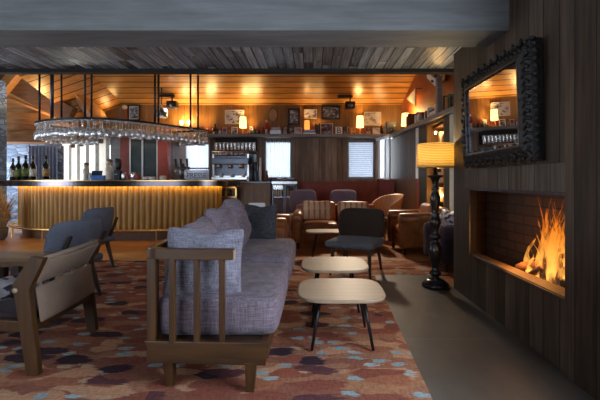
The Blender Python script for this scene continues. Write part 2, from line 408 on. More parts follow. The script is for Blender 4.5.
def carpet_mat():
    t = NT('patchwork_carpet'); co = t.coords()
    sp = t.n('ShaderNodeSeparateXYZ', i_0=co).outputs
    jag = t.math('SUBTRACT', t.noise(t.mapped((9, 90, 1), co), 1.0, 2), .5); wob = t.math('SUBTRACT', t.noise(co, 3.2, 2), .5); wob2 = t.math('SUBTRACT', t.noise(t.mapped((1, 1, 1), co), 6.0, 2), .5)
    def cells(sx, sy, ox, oy, rnd_):
        vx = t.math('ADD', t.math('DIVIDE', sp[0], sx), t.math('ADD', t.math('MULTIPLY_ADD', wob, 1.1, ox), t.math('MULTIPLY', jag, .35)))
        vy = t.math('ADD', t.math('DIVIDE', sp[1], sy), t.math('MULTIPLY_ADD', wob2, .7, oy))
        vo = t.n('ShaderNodeTexVoronoi', voronoi_dimensions='2D', feature='F1', i_Vector=t.n('ShaderNodeCombineXYZ', i_0=vx, i_1=vy, i_2=0.0).outputs[0], i_Scale=1.0, i_Randomness=rnd_)
        return t.n('ShaderNodeSeparateColor', i_0=vo.outputs['Color']).outputs, vo.outputs['Distance']
    zone = t.math('ADD', t.math('MULTIPLY', t.math('SUBTRACT', t.noise(t.mapped((.6, 1.1, 1), co), 1.5, 2), .5), 1.3), t.math('MULTIPLY_ADD', sp[0], .17, .06))
    ra, da = cells(.31, .140, 0.0, 0.0, .6); rb, db = cells(.32, .125, 3.4, 7.7, .9)
    base = t.ramp(t.math('ADD', t.math('ADD', rb[0], zone), 0.0), [(0, (.225, .090, .060)), (.32, (.29, .138, .084)), (.62, (.42, .235, .140)), (.85, (.32, .155, .086))], 'CONSTANT')
    ov = t.ramp(t.math('ADD', ra[0], t.math('MULTIPLY', zone, .55)), [(0, (.040, .024, .034)), (.13, (.10, .040, .044)), (.21, (.21, .069, .047)), (.50, (.29, .114, .066)), (.68, (.43, .22, .13)), (.92, (.25, .080, .052))], 'CONSTANT')
    inside = t.n('ShaderNodeMapRange', i_0=t.math('ADD', da, t.math('MULTIPLY', jag, .16)), i_1=.40, i_2=.46, i_3=1.0, i_4=0.0).outputs[0]
    c = t.mix(inside, base, ov)
    rc_, dc = cells(.15, .082, 1.7, 4.1, .9)
    fle = t.math('MULTIPLY', t.math('LESS_THAN', t.math('ADD', dc, t.math('MULTIPLY', jag, .75)), .30), t.math('GREATER_THAN', rc_[1], .62))
    fle = t.math('MULTIPLY', fle, t.math('SUBTRACT', 1.0, t.math('MULTIPLY', inside, t.math('LESS_THAN', ra[0], .45))))
    c = t.mix(fle, c, t.ramp(rc_[2], [(0, (.23, .31, .33)), (.55, (.30, .37, .38)), (.8, (.42, .28, .18))], 'CONSTANT'))
    wv = t.noise(t.mapped((10, 150, 1), co), 1.0, 3, .7); wv2 = t.noise(t.mapped((60, 25, 1), co), 1.0, 2)
    k = t.n('ShaderNodeMapRange', i_0=t.math('ADD', t.math('MULTIPLY', wv, .6), t.math('MULTIPLY', wv2, .4)), i_1=.33, i_2=.67, i_3=.6, i_4=1.35).outputs[0]
    c = t.mix(1.0, c, t.n('ShaderNodeCombineColor', i_0=k, i_1=k, i_2=k).outputs[0], 'MULTIPLY')
    t.col(c); t.bump(wv2, .3, .004); return t.fin(.97, 0, Specular_IOR_Level=.1)
M['carpet'] = carpet_mat()
def slab_mat():
    t = NT('grey_hearth_tiles'); co = t.coords(); sp = t.n('ShaderNodeSeparateXYZ', i_0=co).outputs
    n1 = t.noise(t.mapped((1, .6, 1), co), 2.5, 5, .6)
    c = t.ramp(n1, [(.3, (.038, .034, .031)), (.55, (.060, .053, .048)), (.75, (.088, .079, .071))])
    fy = t.math('FRACT', t.math('DIVIDE', t.math('ADD', sp[1], .02), .92)); j = t.math('LESS_THAN', fy, .006)
    t.col(t.mix(j, c, (.12, .11, .10))); t.bump(n1, .1, .003); return t.fin(.5, 0, Specular_IOR_Level=.4)
M['slab'] = slab_mat()
def stone_mat():
    t = NT('blue_grey_stone'); co = t.coords()
    v = t.n('ShaderNodeTexVoronoi', feature='F1', i_Vector=t.mapped((1.6, 1.6, 4.2), co), i_Scale=2.6); e = t.n('ShaderNodeTexVoronoi', feature='DISTANCE_TO_EDGE', i_Vector=t.mapped((1.6, 1.6, 4.2), co), i_Scale=2.6)
    r = t.n('ShaderNodeSeparateColor', i_0=v.outputs['Color']).outputs[0]
    c = t.ramp(r, [(0, (.06, .085, .13)), (.5, (.13, .175, .25)), (1, (.22, .28, .38))])
    m = t.math('LESS_THAN', e.outputs[0], .05)
    t.col(t.mix(m, c, (.05, .065, .095))); t.bump(t.math('ADD', e.outputs[0], t.math('MULTIPLY', t.noise(co, 20), .2)), .6, .03); return t.fin(.85)
M['stone'] = stone_mat()
def brick_mat():
    t = NT('sooty_bricks'); co = t.coords(); sp = t.n('ShaderNodeSeparateXYZ', i_0=co).outputs
    b = t.n('ShaderNodeTexBrick', i_Vector=t.n('ShaderNodeCombineXYZ', i_0=sp[1], i_1=sp[2], i_2=0.0).outputs[0], i_Color1=(.060, .026, .014, 1), i_Color2=(.030, .016, .010, 1), i_Mortar=(.014, .010, .007, 1), i_Scale=1.0)
    b.inputs['Mortar Size'].default_value = .008; b.inputs['Brick Width'].default_value = .24; b.inputs['Row Height'].default_value = .085
    t.col(b.outputs[0]); t.bump(b.outputs[1], -.4, .01); return t.fin(.85)
M['brick'] = brick_mat()
def flame_mat():
    t = NT('flame'); sp = t.n('ShaderNodeSeparateXYZ', i_0=t.coords()).outputs
    nz = t.noise(t.mapped((16, 16, 6)), 1.0, 4, .7)
    h = t.math('ADD', t.math('DIVIDE', sp[2], .72), t.math('MULTIPLY', t.math('SUBTRACT', nz, .5), .5))
    c = t.ramp(h, [(0, (1, .50, .11)), (.25, (1, .42, .07)), (.6, (1, .26, .022)), (1, (.85, .13, .008))])
    e = t.n('ShaderNodeEmission', i_0=c, i_1=t.math('MULTIPLY_ADD', h, -1.1, 1.75)); tr = t.n('ShaderNodeBsdfTransparent')
    a = t.n('ShaderNodeMapRange', i_0=t.math('SUBTRACT', nz, t.math('MULTIPLY', h, .12)), i_1=.38, i_2=.66, i_3=.0, i_4=.62).outputs[0]
    mx = t.n('ShaderNodeMixShader', i_0=a, i_1=tr.outputs[0], i_2=e.outputs[0]); t.L(mx.outputs[0], t.out.inputs[0]); return t.m
M['flame'] = flame_mat()
def lamp_shade_mat():
    t = NT('woven_yellow_shade'); co = t.coords(); sp = t.n('ShaderNodeSeparateXYZ', i_0=co).outputs
    rib = t.math('FRACT', t.math('MULTIPLY', sp[2], 58.0)); nz = t.noise(t.mapped((1, 1, 160), co), 3.0, 2)
    c = t.mix(t.math('LESS_THAN', rib, .28), t.ramp(nz, [(.35, (.80, .64, .28)), (.65, (.93, .80, .44))]), (.36, .20, .05))
    d = t.n('ShaderNodeBsdfDiffuse', i_0=c); tl = t.n('ShaderNodeBsdfTranslucent', i_0=c)
    mx = t.n('ShaderNodeMixShader', i_0=.55, i_1=d.outputs[0], i_2=tl.outputs[0]); t.L(mx.outputs[0], t.out.inputs[0]); return t.m
M['lamp_shade'] = lamp_shade_mat()
PH = {
 'mono': photo('black_and_white_print', [(.35, (.02, .02, .025)), (.5, (.16, .16, .18)), (.62, (.42, .41, .42))], 11, 1),
 'car': photo('pale_print_of_a_dark_shape', [(.36, (.05, .05, .08)), (.46, (.16, .16, .2)), (.52, (.50, .47, .45)), (.7, (.60, .56, .52))], 6, 3),
 'pale': photo('pale_print', [(.33, (.20, .15, .15)), (.45, (.46, .42, .42)), (.7, (.58, .54, .52))], 7, 5),
 'dusk': photo('dusky_print', [(.35, (.03, .02, .04)), (.5, (.16, .10, .14)), (.65, (.40, .36, .42))], 9, 7),
 'warm': photo('amber_print', [(.35, (.10, .04, .01)), (.5, (.40, .18, .05)), (.65, (.62, .40, .18))], 9, 9),
}
# ================================================================== THE SETTING
struct('floor', MB().box(-9, 3.2, -2, 11, -.1, 0), M['oak_floor'], 'orange oak plank floor of the lounge', 'floor')
struct('floor_hearth', MB().prism([(.46, .0), (1.5, .0), (1.5, 4.615), (.70, 4.615)], 0.0, .009), M['slab'], 'dark grey tiled hearth slab in front of the fireplace', 'floor')
# low ceiling with its dark far edge, and the beam
struct('ceiling_low', MB().box(-9, 1.9, 3.2, 4.58, 2.50, 2.62), M['ceil_boards'], 'low ceiling of weathered grey boards', 'ceiling')
struct('ceiling_near', MB().box(-9.1, 1.9, -2.1, 3.3, 2.95, 3.05), M['ceil_boards'], 'ceiling of grey boards in front of the beam', 'ceiling')
struct('trim_1', MB().box(-9, 1.9, 4.56, 4.66, 2.455, 2.75), M['lip'], 'dark timber edge along the low ceiling', 'trim', bevel=.006)
struct('trim_2', MB().box(-9, 1.5, 2.90, 3.27, 2.30, 2.95), M['beam'], 'wide grey beam crossing under the low ceiling', 'beam', bevel=.004)
struct('wall_above_lip', MB().box(-9, 3.0, 4.62, 4.70, 2.62, 5.6), M['back_boards'], 'boarded wall above the low ceiling edge', 'wall')
# fireplace wall (plane X = 1.5) with the fire opening and splayed hearth recess
fw = MB()
fw.box(1.5, 1.56, 3.63, 4.05, 0, 2.95); fw.box(1.5, 1.56, 2.24, 3.63, 0, .45); fw.box(1.5, 1.56, 2.24, 3.63, 1.068, 2.95)
fw.box(1.5, 1.56, 1.90, 2.24, 0, 2.95)
fw.box(1.56, 2.40, 3.99, 4.05, 0, 2.5)
struct('wall_fireplace', fw, M['wall_boards'], 'dark vertical board wall around the fireplace', 'wall')
struct('trim_3', MB().box(1.478, 1.5, 1.95, 2.232, 0, 2.95), M['wall_boards'], 'dark board pilaster right of the fire opening', 'trim', bevel=.003)
struct('trim_21', MB().box(1.486, 1.5, 2.24, 3.74, 1.082, 1.262), planks('lintel_boards_lit', (.075, .058, .045), (.13, .105, .085), .17, 'Y', 'Z', .6, .05, .6, .4, .35, .15), 'board band with light painted in, between the mirror and the fire opening', 'trim', bevel=.003)  # paler tone puts the light below the mirror's shadow into the colour
rc = MB()
rc.add([(1.56, 3.63, .34), (1.80, 3.98, .34), (1.80, 3.98, 1.12), (1.56, 3.63, 1.12)], [(0,1,2,3)], False)
rc.add([(1.80, 3.98, .34), (1.98, 2.16, .34), (1.98, 2.16, 1.12), (1.80, 3.98, 1.12)], [(0,1,2,3)], False)
rc.add([(1.98, 2.16, .34), (1.56, 2.2, .34), (1.56, 2.2, 1.12), (1.98, 2.16, 1.12)], [(0,1,2,3)], False)
rc.add([(1.50, 3.66, 1.10), (1.83, 4.0, 1.10), (2.0, 2.1, 1.10), (1.5, 2.1, 1.10)], [(0,1,2,3)], False)
rc.add([(1.50, 3.66, .35), (1.83, 4.0, .35), (2.0, 2.1, .35), (1.5, 2.1, .35)], [(3,2,1,0)], False)
struct('wall_firebox', rc, M['brick'], 'soot darkened brick inside of the fireplace', 'wall')
struct('trim_4', MB().prism([(1.504, 3.63), (1.504, 2.24), (1.64, 2.24), (1.60, 3.67)], .352, .458), M['ledge'], 'warm toned stone ledge along the fire opening', 'ledge', bevel=.004)
struct('trim_5', MB().box(1.492, 1.4995, 2.24, 3.645, .436, .450).box(1.492, 1.503, 3.628, 3.642, .45, 1.075).box(1.492, 1.503, 2.24, 3.642, 1.062, 1.078), M['dark_steel'], 'thin steel edge around the fire opening', 'trim')
# near right wall with the window that lights the room (beside the camera)
nr = MB(); nr.box(1.5, 1.6, -2, .25, 0, 2.95); nr.box(1.5, 1.6, .25, 1.75, 0, .75); nr.box(1.5, 1.6, .25, 1.75, 2.15, 2.95); nr.box(1.5, 1.6, 1.75, 1.90, 0, 2.95)
struct('wall_right', nr, M['wall_boards'], 'dark board wall with a window beside the fireplace', 'wall')
rr = MB(); rr.box(-9, -4.8, -2.1, -2, 0, 2.95); rr.box(-1.6, 1.6, -2.1, -2, 0, 2.95); rr.box(-4.8, -1.6, -2.1, -2, 0, .7); rr.box(-4.8, -1.6, -2.1, -2, 2.3, 2.95)
struct('wall_rear', rr, M['wall_boards'], 'board wall behind the seating with a wide window', 'wall')
lw = MB(); lw.box(-9.1, -9, -2.1, 3.2, 0, 5.6); lw.box(-9.1, -9, 6.0, 8.9, 0, 5.6); lw.box(-9.1, -9, 10.3, 11, 0, 5.6); lw.box(-9.1, -9, 8.9, 10.3, 0, .75); lw.box(-9.1, -9, 8.9, 10.3, 2.2, 5.6); lw.box(-9.1, -9, 3.2, 6, 0, .75); lw.box(-9.1, -9, 3.2, 6, 2.2, 5.6)
struct('wall_left', lw, M['back_boards'], 'boarded left wall with two added window openings', 'wall')  # both openings are added for the left fill lights
# ---- back wall
YB = 9.5
bw = MB()
def seg(mb, x0, x1, z0, z1, y0=YB, y1=YB+.14): mb.box(x0, x1, y0, y1, z0, z1)
W1 = (PX(183, YB), PX(210, YB)); W2 = (PX(264, YB), PX(292, YB)); W3 = (PX(347, YB), PX(375, YB)); WZ0, WZ1 = 1.20, PZ(140.5, YB)
xs = [PX(160, YB), W1[0], W1[1], W2[0], W2[1], W3[0], W3[1], 1.64]
for a, b in ((0, 1), (2, 3), (4, 5), (6, 7)): seg(bw, xs[a], xs[b], 0, 2.30)
for a, b in ((1, 2), (3, 4), (5, 6)): seg(bw, xs[a], xs[b], 0, WZ0); seg(bw, xs[a], xs[b], WZ1, 2.30)
struct('wall_back', bw, M['back_boards'], 'weathered brown board wall behind the bar with three windows', 'wall')
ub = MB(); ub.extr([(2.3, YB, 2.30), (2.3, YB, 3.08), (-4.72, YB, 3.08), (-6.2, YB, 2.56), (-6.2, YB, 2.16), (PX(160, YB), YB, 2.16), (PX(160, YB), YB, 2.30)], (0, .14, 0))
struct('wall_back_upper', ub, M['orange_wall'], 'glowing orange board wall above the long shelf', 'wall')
struct('trim_6', MB().box(PX(278, YB), 1.66, YB-.03, YB, 0, 1.14), M['red_wall'], 'dark red board dado under the back windows', 'wainscot')
struct('trim_7', MB().box(PX(200, YB), 1.66, YB-.012, YB, 2.36, 2.50), M['red_wall'], 'red painted stripe above the long shelf', 'trim')
def window(i, x0, x1, z0, z1, y, label, blind, slats=0):
    f = MB(); t = .045
    f.box(x0, x0+t, y+.02, y+.10, z0, z1); f.box(x1-t, x1, y+.02, y+.10, z0, z1); f.box(x0, x1, y+.02, y+.10, z1-t, z1); f.box(x0, x1, y+.02, y+.10, z0, z0+t)
    o = struct('window_%d' % i, f, M['grey_trim'], label, 'window')
    MB().box(x0+t, x1-t, y+.07, y+.075, z0+t, z1-t).build('pane', M['pane'], o)
    b = MB()
    if slats:
        n = slats; h = (z1-z0)/n
        for k in range(n): b.obox(((x0+x1)/2, y+.03, z0+h*(k+.5)), (x1-x0-.03, .004, h*1.02), rot(22))
        e = MB()
        for k in range(n): e.box(x0+.015, x1-.015, y+.004, y+.012, z0+h*k, z0+h*k+.011)
        e.build('slat_edges', M['silver'], o)
    else:
        N = 60; vs = []
        for k in range(N+1):
            x = x0+.02+(x1-x0-.04)*k/N; yy = y+.035+.028*math.sin(k*1.25+math.sin(k*.6))
            vs += [(x, yy, z0+.02), (x, yy, z1-.01)]
        b.add(vs, [(2*k, 2*k+2, 2*k+3, 2*k+1) for k in range(N)])
    b.build('blind', blind, o)
    return o
w1 = window(1, *W1, WZ0, WZ1, YB, 'white curtained window behind the bar, left of the coffee machine', M['sheer'])
MB().box(W1[0]+.02, W1[1]-.02, YB+.0, YB+.02, PZ(169, YB), PZ(167.6, YB)).build('glazing_bar', M['black'], w1)
window(2, *W2, WZ0, WZ1, YB, 'white curtained window above the fridge, right of the coffee machine', M['sheer'])
window(3, *W3, WZ0, WZ1, YB, 'window with a horizontal slatted white blind above the red dado', M['sheer'], 19)
struct('trim_8', MB().box(-9, PX(30, 10.55), 10.5, 10.6, 0, .0001+2.2).box(PX(55, 10.55), PX(68, 10.5), 10.5, 10.6, 0, 2.2).box(PX(30, 10.55), PX(55, 10.55), 10.52, 10.6, 0, 2.2), M['stone'], 'pale blue grey stone wall at the left end of the bar', 'wall')
struct('wall_left_pier', MB().box(-7.6, -6.96, 8.35, 8.65, 0, 3.4), M['stone'], 'blue grey stone pier at the left edge', 'pier', bevel=.02)
# right side wall beyond the fireplace: panelling, shelf, niche
def SX(Y): return 1.93+(9.5-Y)*.075
def sideseg(mb, ya, yb, z0, z1, dx=0.0, th=.3):
    mb.extr([(SX(ya)+dx, ya, z0), (SX(yb)+dx, yb, z0), (SX(yb)+dx+th, yb, z0), (SX(ya)+dx+th, ya, z0)], (0, 0, z1-z0))
sp_ = MB(); sideseg(sp_, 9.48, 7.62, 1.20, 2.2, 0); struct('wall_side_panel', sp_, M['back_boards'] if False else planks('grey_side_boards', (.075, .062, .053), (.13, .11, .095), .16, 'Y', 'Z', .6, .04, .5, .3, .3), 'grey weathered board panel beside the blind window', 'wall')
q = MB(); sideseg(q, 9.48, 7.62, 0, 1.20, .01); struct('wall_side_dado', q, M['timber_dark'], 'dark brown dado below the grey side panel', 'wall')
q = MB(); sideseg(q, 7.60, 7.46, 1.2, 2.2, -.02, .1); struct('trim_9', q, M['white'], 'thin white door jamb beside the grey panel', 'trim')
q = MB(); sideseg(q, 7.46, 7.08, 0, 2.2, 0); sideseg(q, 6.28, 6.04, 0, 2.2, 0); sideseg(q, 5.86, 5.4, 0, 2.2, 0); sideseg(q, 5.4, 4.0, 0, 2.2, .05); struct('wall_side_posts', q, M['green_dark'], 'dark green posts around the lit niche', 'wall')
q = MB(); sideseg(q, 7.60, 7.46, 0, 1.2, 0); sideseg(q, 7.08, 6.28, 0, .35, 0); struct('wall_side_base', q, M['red_wall'], 'red base of the side wall', 'wall')
q = MB(); sideseg(q, 6.04, 5.97, 0, 2.2, -.02, .1); struct('trim_10', q, M['cream'], 'narrow pale strip right of the lit niche', 'trim')
q = MB(); sideseg(q, 7.08, 6.28, .35, 2.2, .34, .04); sideseg(q, 7.08, 7.04, .35, 2.2, 0, .36); sideseg(q, 6.32, 6.28, .35, 2.2, 0, .36); sideseg(q, 7.08, 6.28, 2.16, 2.2, 0, .36)
q.f and None
struct('wall_niche', q, M['orange_wall'], 'orange lined niche behind the floor lamp', 'niche')
q = MB(); sideseg(q, 9.6, 3.9, 2.2, 5.4, .28, .12); struct('wall_side_upper', q, M['rust_wall'], 'rust orange wall above the sloping side shelf', 'wall')
q = MB(); q.extr([(1.60, 9.5, 1.14), (1.64, 9.36, 1.14), (1.93, 9.02, 1.14), (1.95, 9.5, 1.14)], (0, 0, 1.06)); q.v = [(x, y, z-1.14 if z < 1.2 else 1.2) for x, y, z in q.v]; struct('trim_11', q, M['red_wall'], 'angled corner boards beside the blind window', 'trim')
# narrow angled window in that corner
f = MB(); P0, P1 = Vector((PX(379.5, 9.42), 9.42, 0)), Vector((PX(390, 9.1), 9.1, 0))
f.bar(P0+Vector((0,0,1.2)), P0+Vector((0,0,2.2)), .04, .04); f.bar(P1+Vector((0,0,1.2)), P1+Vector((0,0,2.24)), .04, .04); f.bar(P0+Vector((0,0,1.2)), P1+Vector((0,0,1.2)), .04, .04)
f.bar(P0*.45+P1*.55+Vector((0,0,1.2)), P0*.45+P1*.55+Vector((0,0,2.15)), .03, .03)
o = struct('window_4', f, M['white'], 'narrow angled casement window in the right back corner', 'window')
MB().obox((P0+P1)/2+Vector((-.03, -.03, 2.20)), ((P1-P0).length+.1, .10, .05), rot(0, -8, math.degrees(math.atan2(P1.y-P0.y, P1.x-P0.x)))).build('top_rail', M['white'], o)
MB().add([P0+Vector((0,0,1.22)), P1+Vector((0,0,1.22)), P1+Vector((0,0,2.18)), P0+Vector((0,0,2.18))], [(0,1,2,3)], False).build('pane', M['sheer'], o)
# roofs
RS = .45
def roofz(Y): return 3.05+(9.5-Y)*RS
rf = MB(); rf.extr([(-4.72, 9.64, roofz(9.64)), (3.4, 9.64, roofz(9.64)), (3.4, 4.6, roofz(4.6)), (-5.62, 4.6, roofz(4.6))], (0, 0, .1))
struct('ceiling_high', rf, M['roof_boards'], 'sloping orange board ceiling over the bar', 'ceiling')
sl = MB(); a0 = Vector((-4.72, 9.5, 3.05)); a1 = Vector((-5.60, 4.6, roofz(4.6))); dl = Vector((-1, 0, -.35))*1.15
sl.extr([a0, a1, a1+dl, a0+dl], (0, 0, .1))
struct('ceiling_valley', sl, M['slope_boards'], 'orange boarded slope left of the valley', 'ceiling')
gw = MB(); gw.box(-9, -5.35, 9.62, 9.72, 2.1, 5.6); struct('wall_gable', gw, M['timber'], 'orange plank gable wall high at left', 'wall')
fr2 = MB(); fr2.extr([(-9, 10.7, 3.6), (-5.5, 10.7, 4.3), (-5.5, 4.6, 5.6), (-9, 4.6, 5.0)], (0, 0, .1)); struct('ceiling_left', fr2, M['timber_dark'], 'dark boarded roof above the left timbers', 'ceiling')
def timber(i, p, q, wd, th, mat, label):
    struct('trim_%d' % i, MB().bar(p, q, wd, th), mat, label, 'beam', bevel=.008)
timber(12, (PX(2, 9.3), 9.3, 2.23), (PX(72, 9.3), 9.3, 2.23), .2, .27, M['timber'], 'pale orange tie beam above the stone wall at left')
timber(13, (PX(4, 9.45), 9.45, 2.60), (PX(80, 9.45), 9.45, 2.60), .12, .46, M['timber'], 'wide knotted orange plank above the tie beam')
timber(14, (PX(2, 8.9), 8.9, PZ(78, 8.9)), (PX(72, 8.9), 8.9, PZ(116, 8.9)), .2, .40, M['timber_dark'], 'wide brown diagonal brace at upper left')
timber(15, (PX(60, 8.6), 8.6, PZ(66, 8.6)), (PX(101, 9.35), 9.35, PZ(122, 9.35)), .24, .30, M['timber'], 'orange hip rafter falling to the wall beside the valley')
timber(16, (PX(-4, 8.7), 8.7, PZ(98, 8.7)), (PX(24, 8.7), 8.7, PZ(64, 8.7)), .2, .2, M['timber'], 'short orange rafter in the top left corner')
timber(17, (PX(10, 8.95), 8.95, PZ(98, 8.95)), (PX(58, 8.95), 8.95, PZ(118, 8.95)), .22, .05, M['timber'], 'thin pale strip imitating the lit lower edge of the brown brace')  # strip stands in for light on the brace's lower edge
# vestibule with striped blinds at left of the bar back
VA, VB = Vector((PX(64, 10.3), 10.3, 0)), Vector((PX(110, 8.35), 8.35, 0)); VT = 2.13
o = tag(MB().bar(VA+Vector((0,0,VT)), VB+Vector((0,0,VT)), .08, .06).build('window_5', M['white']), 'slanting window wall of cream blind strips behind the bar', 'window', None, 'structure')
bl, bt = MB(), MB(); nS = 5; dv = VB-VA
for k in range(nS):
    a = VA+dv*(k/nS); c = VA+dv*((k+.62)/nS); d = VA+dv*((k+1)/nS)
    bl.add([a, c, c+Vector((0,0,VT-.03)), a+Vector((0,0,VT-.03))], [(0,1,2,3)], False)
    bt.add([c, d, d+Vector((0,0,VT-.03)), c+Vector((0,0,VT-.03))], [(0,1,2,3)], False)
bl.build('blind', M['cream_blind'], o); bt.build('blind_edge', M['tan_blind'], o)
br = MB()
for k in range(1, nS): br.obox(VA+dv*((k+.3)/nS)+Vector((.0, -.03, VT-.08)), (.10, .08, .10))
br.build('bracket', M['mid_wood'], o)
yv = 8.35
f = MB(); t = .035
x0, x1 = PX(129, yv), PX(158, yv)
for x in (x0, PX(141.5, yv), x1-t): f.box(x, x+t, yv, yv+.05, .0, VT)
f.box(x0, x1, yv, yv+.05, VT-.05, VT)
o = struct('window_6', f, M['white'], 'dark grey glazed screen with white frame behind the bar', 'window')
MB().box(x0, x1, yv+.02, yv+.03, 0, VT).build('pane', M['dark_pane'], o)
struct('trim_18', MB().box(PX(158, yv), PX(168, yv), yv-.03, yv+.2, 0, 2.26), M['red_post'], 'bright red post behind the bar', 'post', bevel=.006)
struct('trim_19', MB().box(PX(120, yv), PX(129.5, yv), yv, yv+.12, 0, VT), M['red_wall'], 'dark red post at the corner of the glazed screen', 'post', bevel=.006)
struct('trim_20', MB().box(PX(110, yv), PX(120, yv), yv+.02, yv+.1, 0, VT), M['grey_trim'], 'grey post between the blinds and the red post', 'post')
struct('wall_screen_return', MB().box(PX(168, yv)-.05, PX(168, yv), yv+.2, 9.6, 0, 2.3), M['back_boards'], 'board return wall behind the red post', 'wall')
struct('ceiling_vestibule', MB().prism([VA[:2], VB[:2], (PX(168, yv), yv), (PX(168, yv), 10.6), (VA.x, 10.6)], VT+.02, VT+.07), M['white'], 'flat white top of the glazed vestibule', 'ceiling')

# ================================================================== RUG
rug = MB().prism([(-7.6, .2), (.49, .2), (.625, 2.0), (.705, 3.77), (.745, 4.62), (2.0, 4.62), (2.0, 5.48), (-7.6, 5.5)], .0005, .011)
tagm(rug, 'area_rug', M['carpet'], 'huge patchwork rug in dusty red, tan, plum and pale blue', 'rug')

# ================================================================== BAR COUNTER
bc = thing('bar_counter', 'curved bar counter with golden fluted front lit from under its dark top', 'bar', (-4.0, 8.0, 0))
front = catmull([(-6.46, 8.75), (-6.38, 8.30), (-5.80, 7.75), (-4.85, 7.42), (-3.75, 7.33), (-2.75, 7.45), (-2.14, 7.64), (-1.99, 7.80), (-1.97, 8.05)], 14)
topfront = catmull([(-6.85, 8.75), (-6.72, 8.25), (-5.85, 7.75), (-4.85, 7.42), (-3.75, 7.33), (-2.75, 7.45), (-2.14, 7.62), (-1.82, 7.85), (-1.76, 8.35)], 14)
def offs(P, d):
    out = []
    for i, p in enumerate(P):
        t = (P[min(i+1, len(P)-1)]-P[max(i-1, 0)]); n = Vector((t.y, -t.x)).normalized(); out.append(Vector((p.x, p.y))+n*d)
    return out
front = [Vector((p[0], p[1], 0)) for p in front]
# fluted skin, resampled by arc length
L = [0]
for i in range(1, len(front)): L.append(L[-1]+(front[i]-front[i-1]).length)
def at_len(s):
    for i in range(1, len(L)):
        if L[i] >= s:
            k = (s-L[i-1])/(L[i]-L[i-1]); return front[i-1].lerp(front[i], k), (front[i]-front[i-1]).normalized()
    return front[-1], (front[-1]-front[-2]).normalized()
NR = int(L[-1]/.108); K = 8; vs = []
for i in range(NR*K+1):
    p, t = at_len(L[-1]*i/(NR*K)); n = Vector((t.y, -t.x, 0)); d = .050*abs(math.sin(math.pi*i/K))**.6
    q = p+n*d; vs += [(q.x, q.y, .20), (q.x, q.y, 1.12)]
m = MB(); m.add(vs, [(2*i, 2*i+2, 2*i+3, 2*i+1) for i in range(NR*K)]); m.build('fluted_front', M['flute'], bc, world=True)
def ribbon(P, d0, d1, z0, z1, name, mat, parent, bevel=0):
    A, B = offs(P, d0), offs(P, d1); n = len(A)
    vs = [(p.x, p.y, z) for Q, z in ((A, z0), (B, z0), (B, z1), (A, z1)) for p in Q]; fs = []
    for i in range(n-1):
        for k in range(4): fs.append((k*n+i, k*n+i+1, ((k+1) % 4)*n+i+1, ((k+1) % 4)*n+i))
    fs += [(0, n, 2*n, 3*n), (n-1, 4*n-1, 3*n-1, 2*n-1)]
    return MB().add(vs, fs, False).build(name, mat, parent, world=True)
topfront = [Vector((p[0], p[1], 0)) for p in topfront]
ribbon(topfront, -.55, .16, 1.125, 1.165, 'worktop', M['bar_top'], bc)
ribbon(topfront, .10, .165, 1.045, 1.155, 'edge_band', M['bar_band'], bc)
ribbon(topfront, .163, .172, 1.150, 1.168, 'edge_strip', M['brass'], bc)
ribbon(front, .060, .090, 1.050, 1.066, 'led_strip', M['led'], bc)
ribbon(front, -.06, -.02, 0, .22, 'plinth', M['plinth'], bc)
ribbon(front, -.5, -.06, 0.02, 1.12, 'carcass', M['mid_wood'], bc)
rp = [(p.x, p.y, .215) for p in offs(front, .20)][6:-10]
fr = MB().tube(rp, .018, 8).build('foot_rail', M['brass'], bc, world=True)
m = MB()
for i in range(4, len(rp), 14):
    p = rp[i]; b = offs(front, .0)[6+i]; MB().bar(p, (b.x, b.y, .215), .02, .02).bar(p, (p[0], p[1], .0), .018, .018).build('rail_bracket', M['brass'], fr, world=True)
# ================================================================== GLASS RACK
rack = thing('glass_rack', 'long oval hanging metal rack above the bar, hung on dark rods', 'glass rack', (-4.2, 8.1, 2.3))
ring = catmull([(-5.70, 7.90, 2.32), (-5.2, 7.32, 2.32), (-4.2, 7.03, 2.32), (-3.45, 7.38, 2.32), (-2.85, 8.15, 2.32), (-2.42, 8.75, 2.32), (-3.1, 9.05, 2.32), (-4.3, 8.95, 2.32), (-5.35, 8.6, 2.32)], 10, True)
ring = [Vector(p) for p in ring]; n = len(ring)
def ringband(sc0, sc1, z0, z1, name, mat):
    c = Vector((-4.1, 8.1, 0)); A = [c+(p-c)*sc0 for p in ring]; B = [c+(p-c)*sc1 for p in ring]
    vs = [(p.x, p.y, z) for Q, z in ((A, z0), (B, z0), (B, z1), (A, z1)) for p in Q]; fs = []
    for i in range(n):
        j = (i+1) % n
        for k in range(4): fs.append((k*n+i, k*n+j, ((k+1) % 4)*n+j, ((k+1) % 4)*n+i))
    return MB().add(vs, fs, False).build(name, mat, rack, world=True)
ringband(.99, 1.015, 2.295, 2.33, 'outer_hoop', M['black_metal'])
ringband(.86, .885, 2.285, 2.325, 'inner_hoop', M['black_metal'])
m = MB(); c = Vector((-4.1, 8.1, 0))
for i in range(0, n, 3):
    e = Vector((ring[i].x, ring[i].y, 0))-c
    MB().bar(c+e*.87+Vector((0, 0, 2.30)), c+e+Vector((0, 0, 2.30)), .015, .015).build('crosspiece', M['black_metal'], rack, world=True)
for px, Y, r in ((39.5, 7.95, .022), (52, 7.5, .035), (61.5, 7.3, .018), (85, 7.12, .02), (91.5, 7.12, .02), (155, 7.75, .022), (158.5, 7.85, .022), (190.5, 8.2, .020), (198, 8.5, .022)):
    x = PX(px, Y); MB().cyl((x, Y, 2.30), (x, Y, roofz(Y)+.03), r, n=10).build('hanging_rod', M['black_metal'] if px != 52 else M['dark_steel'], rack, world=True)
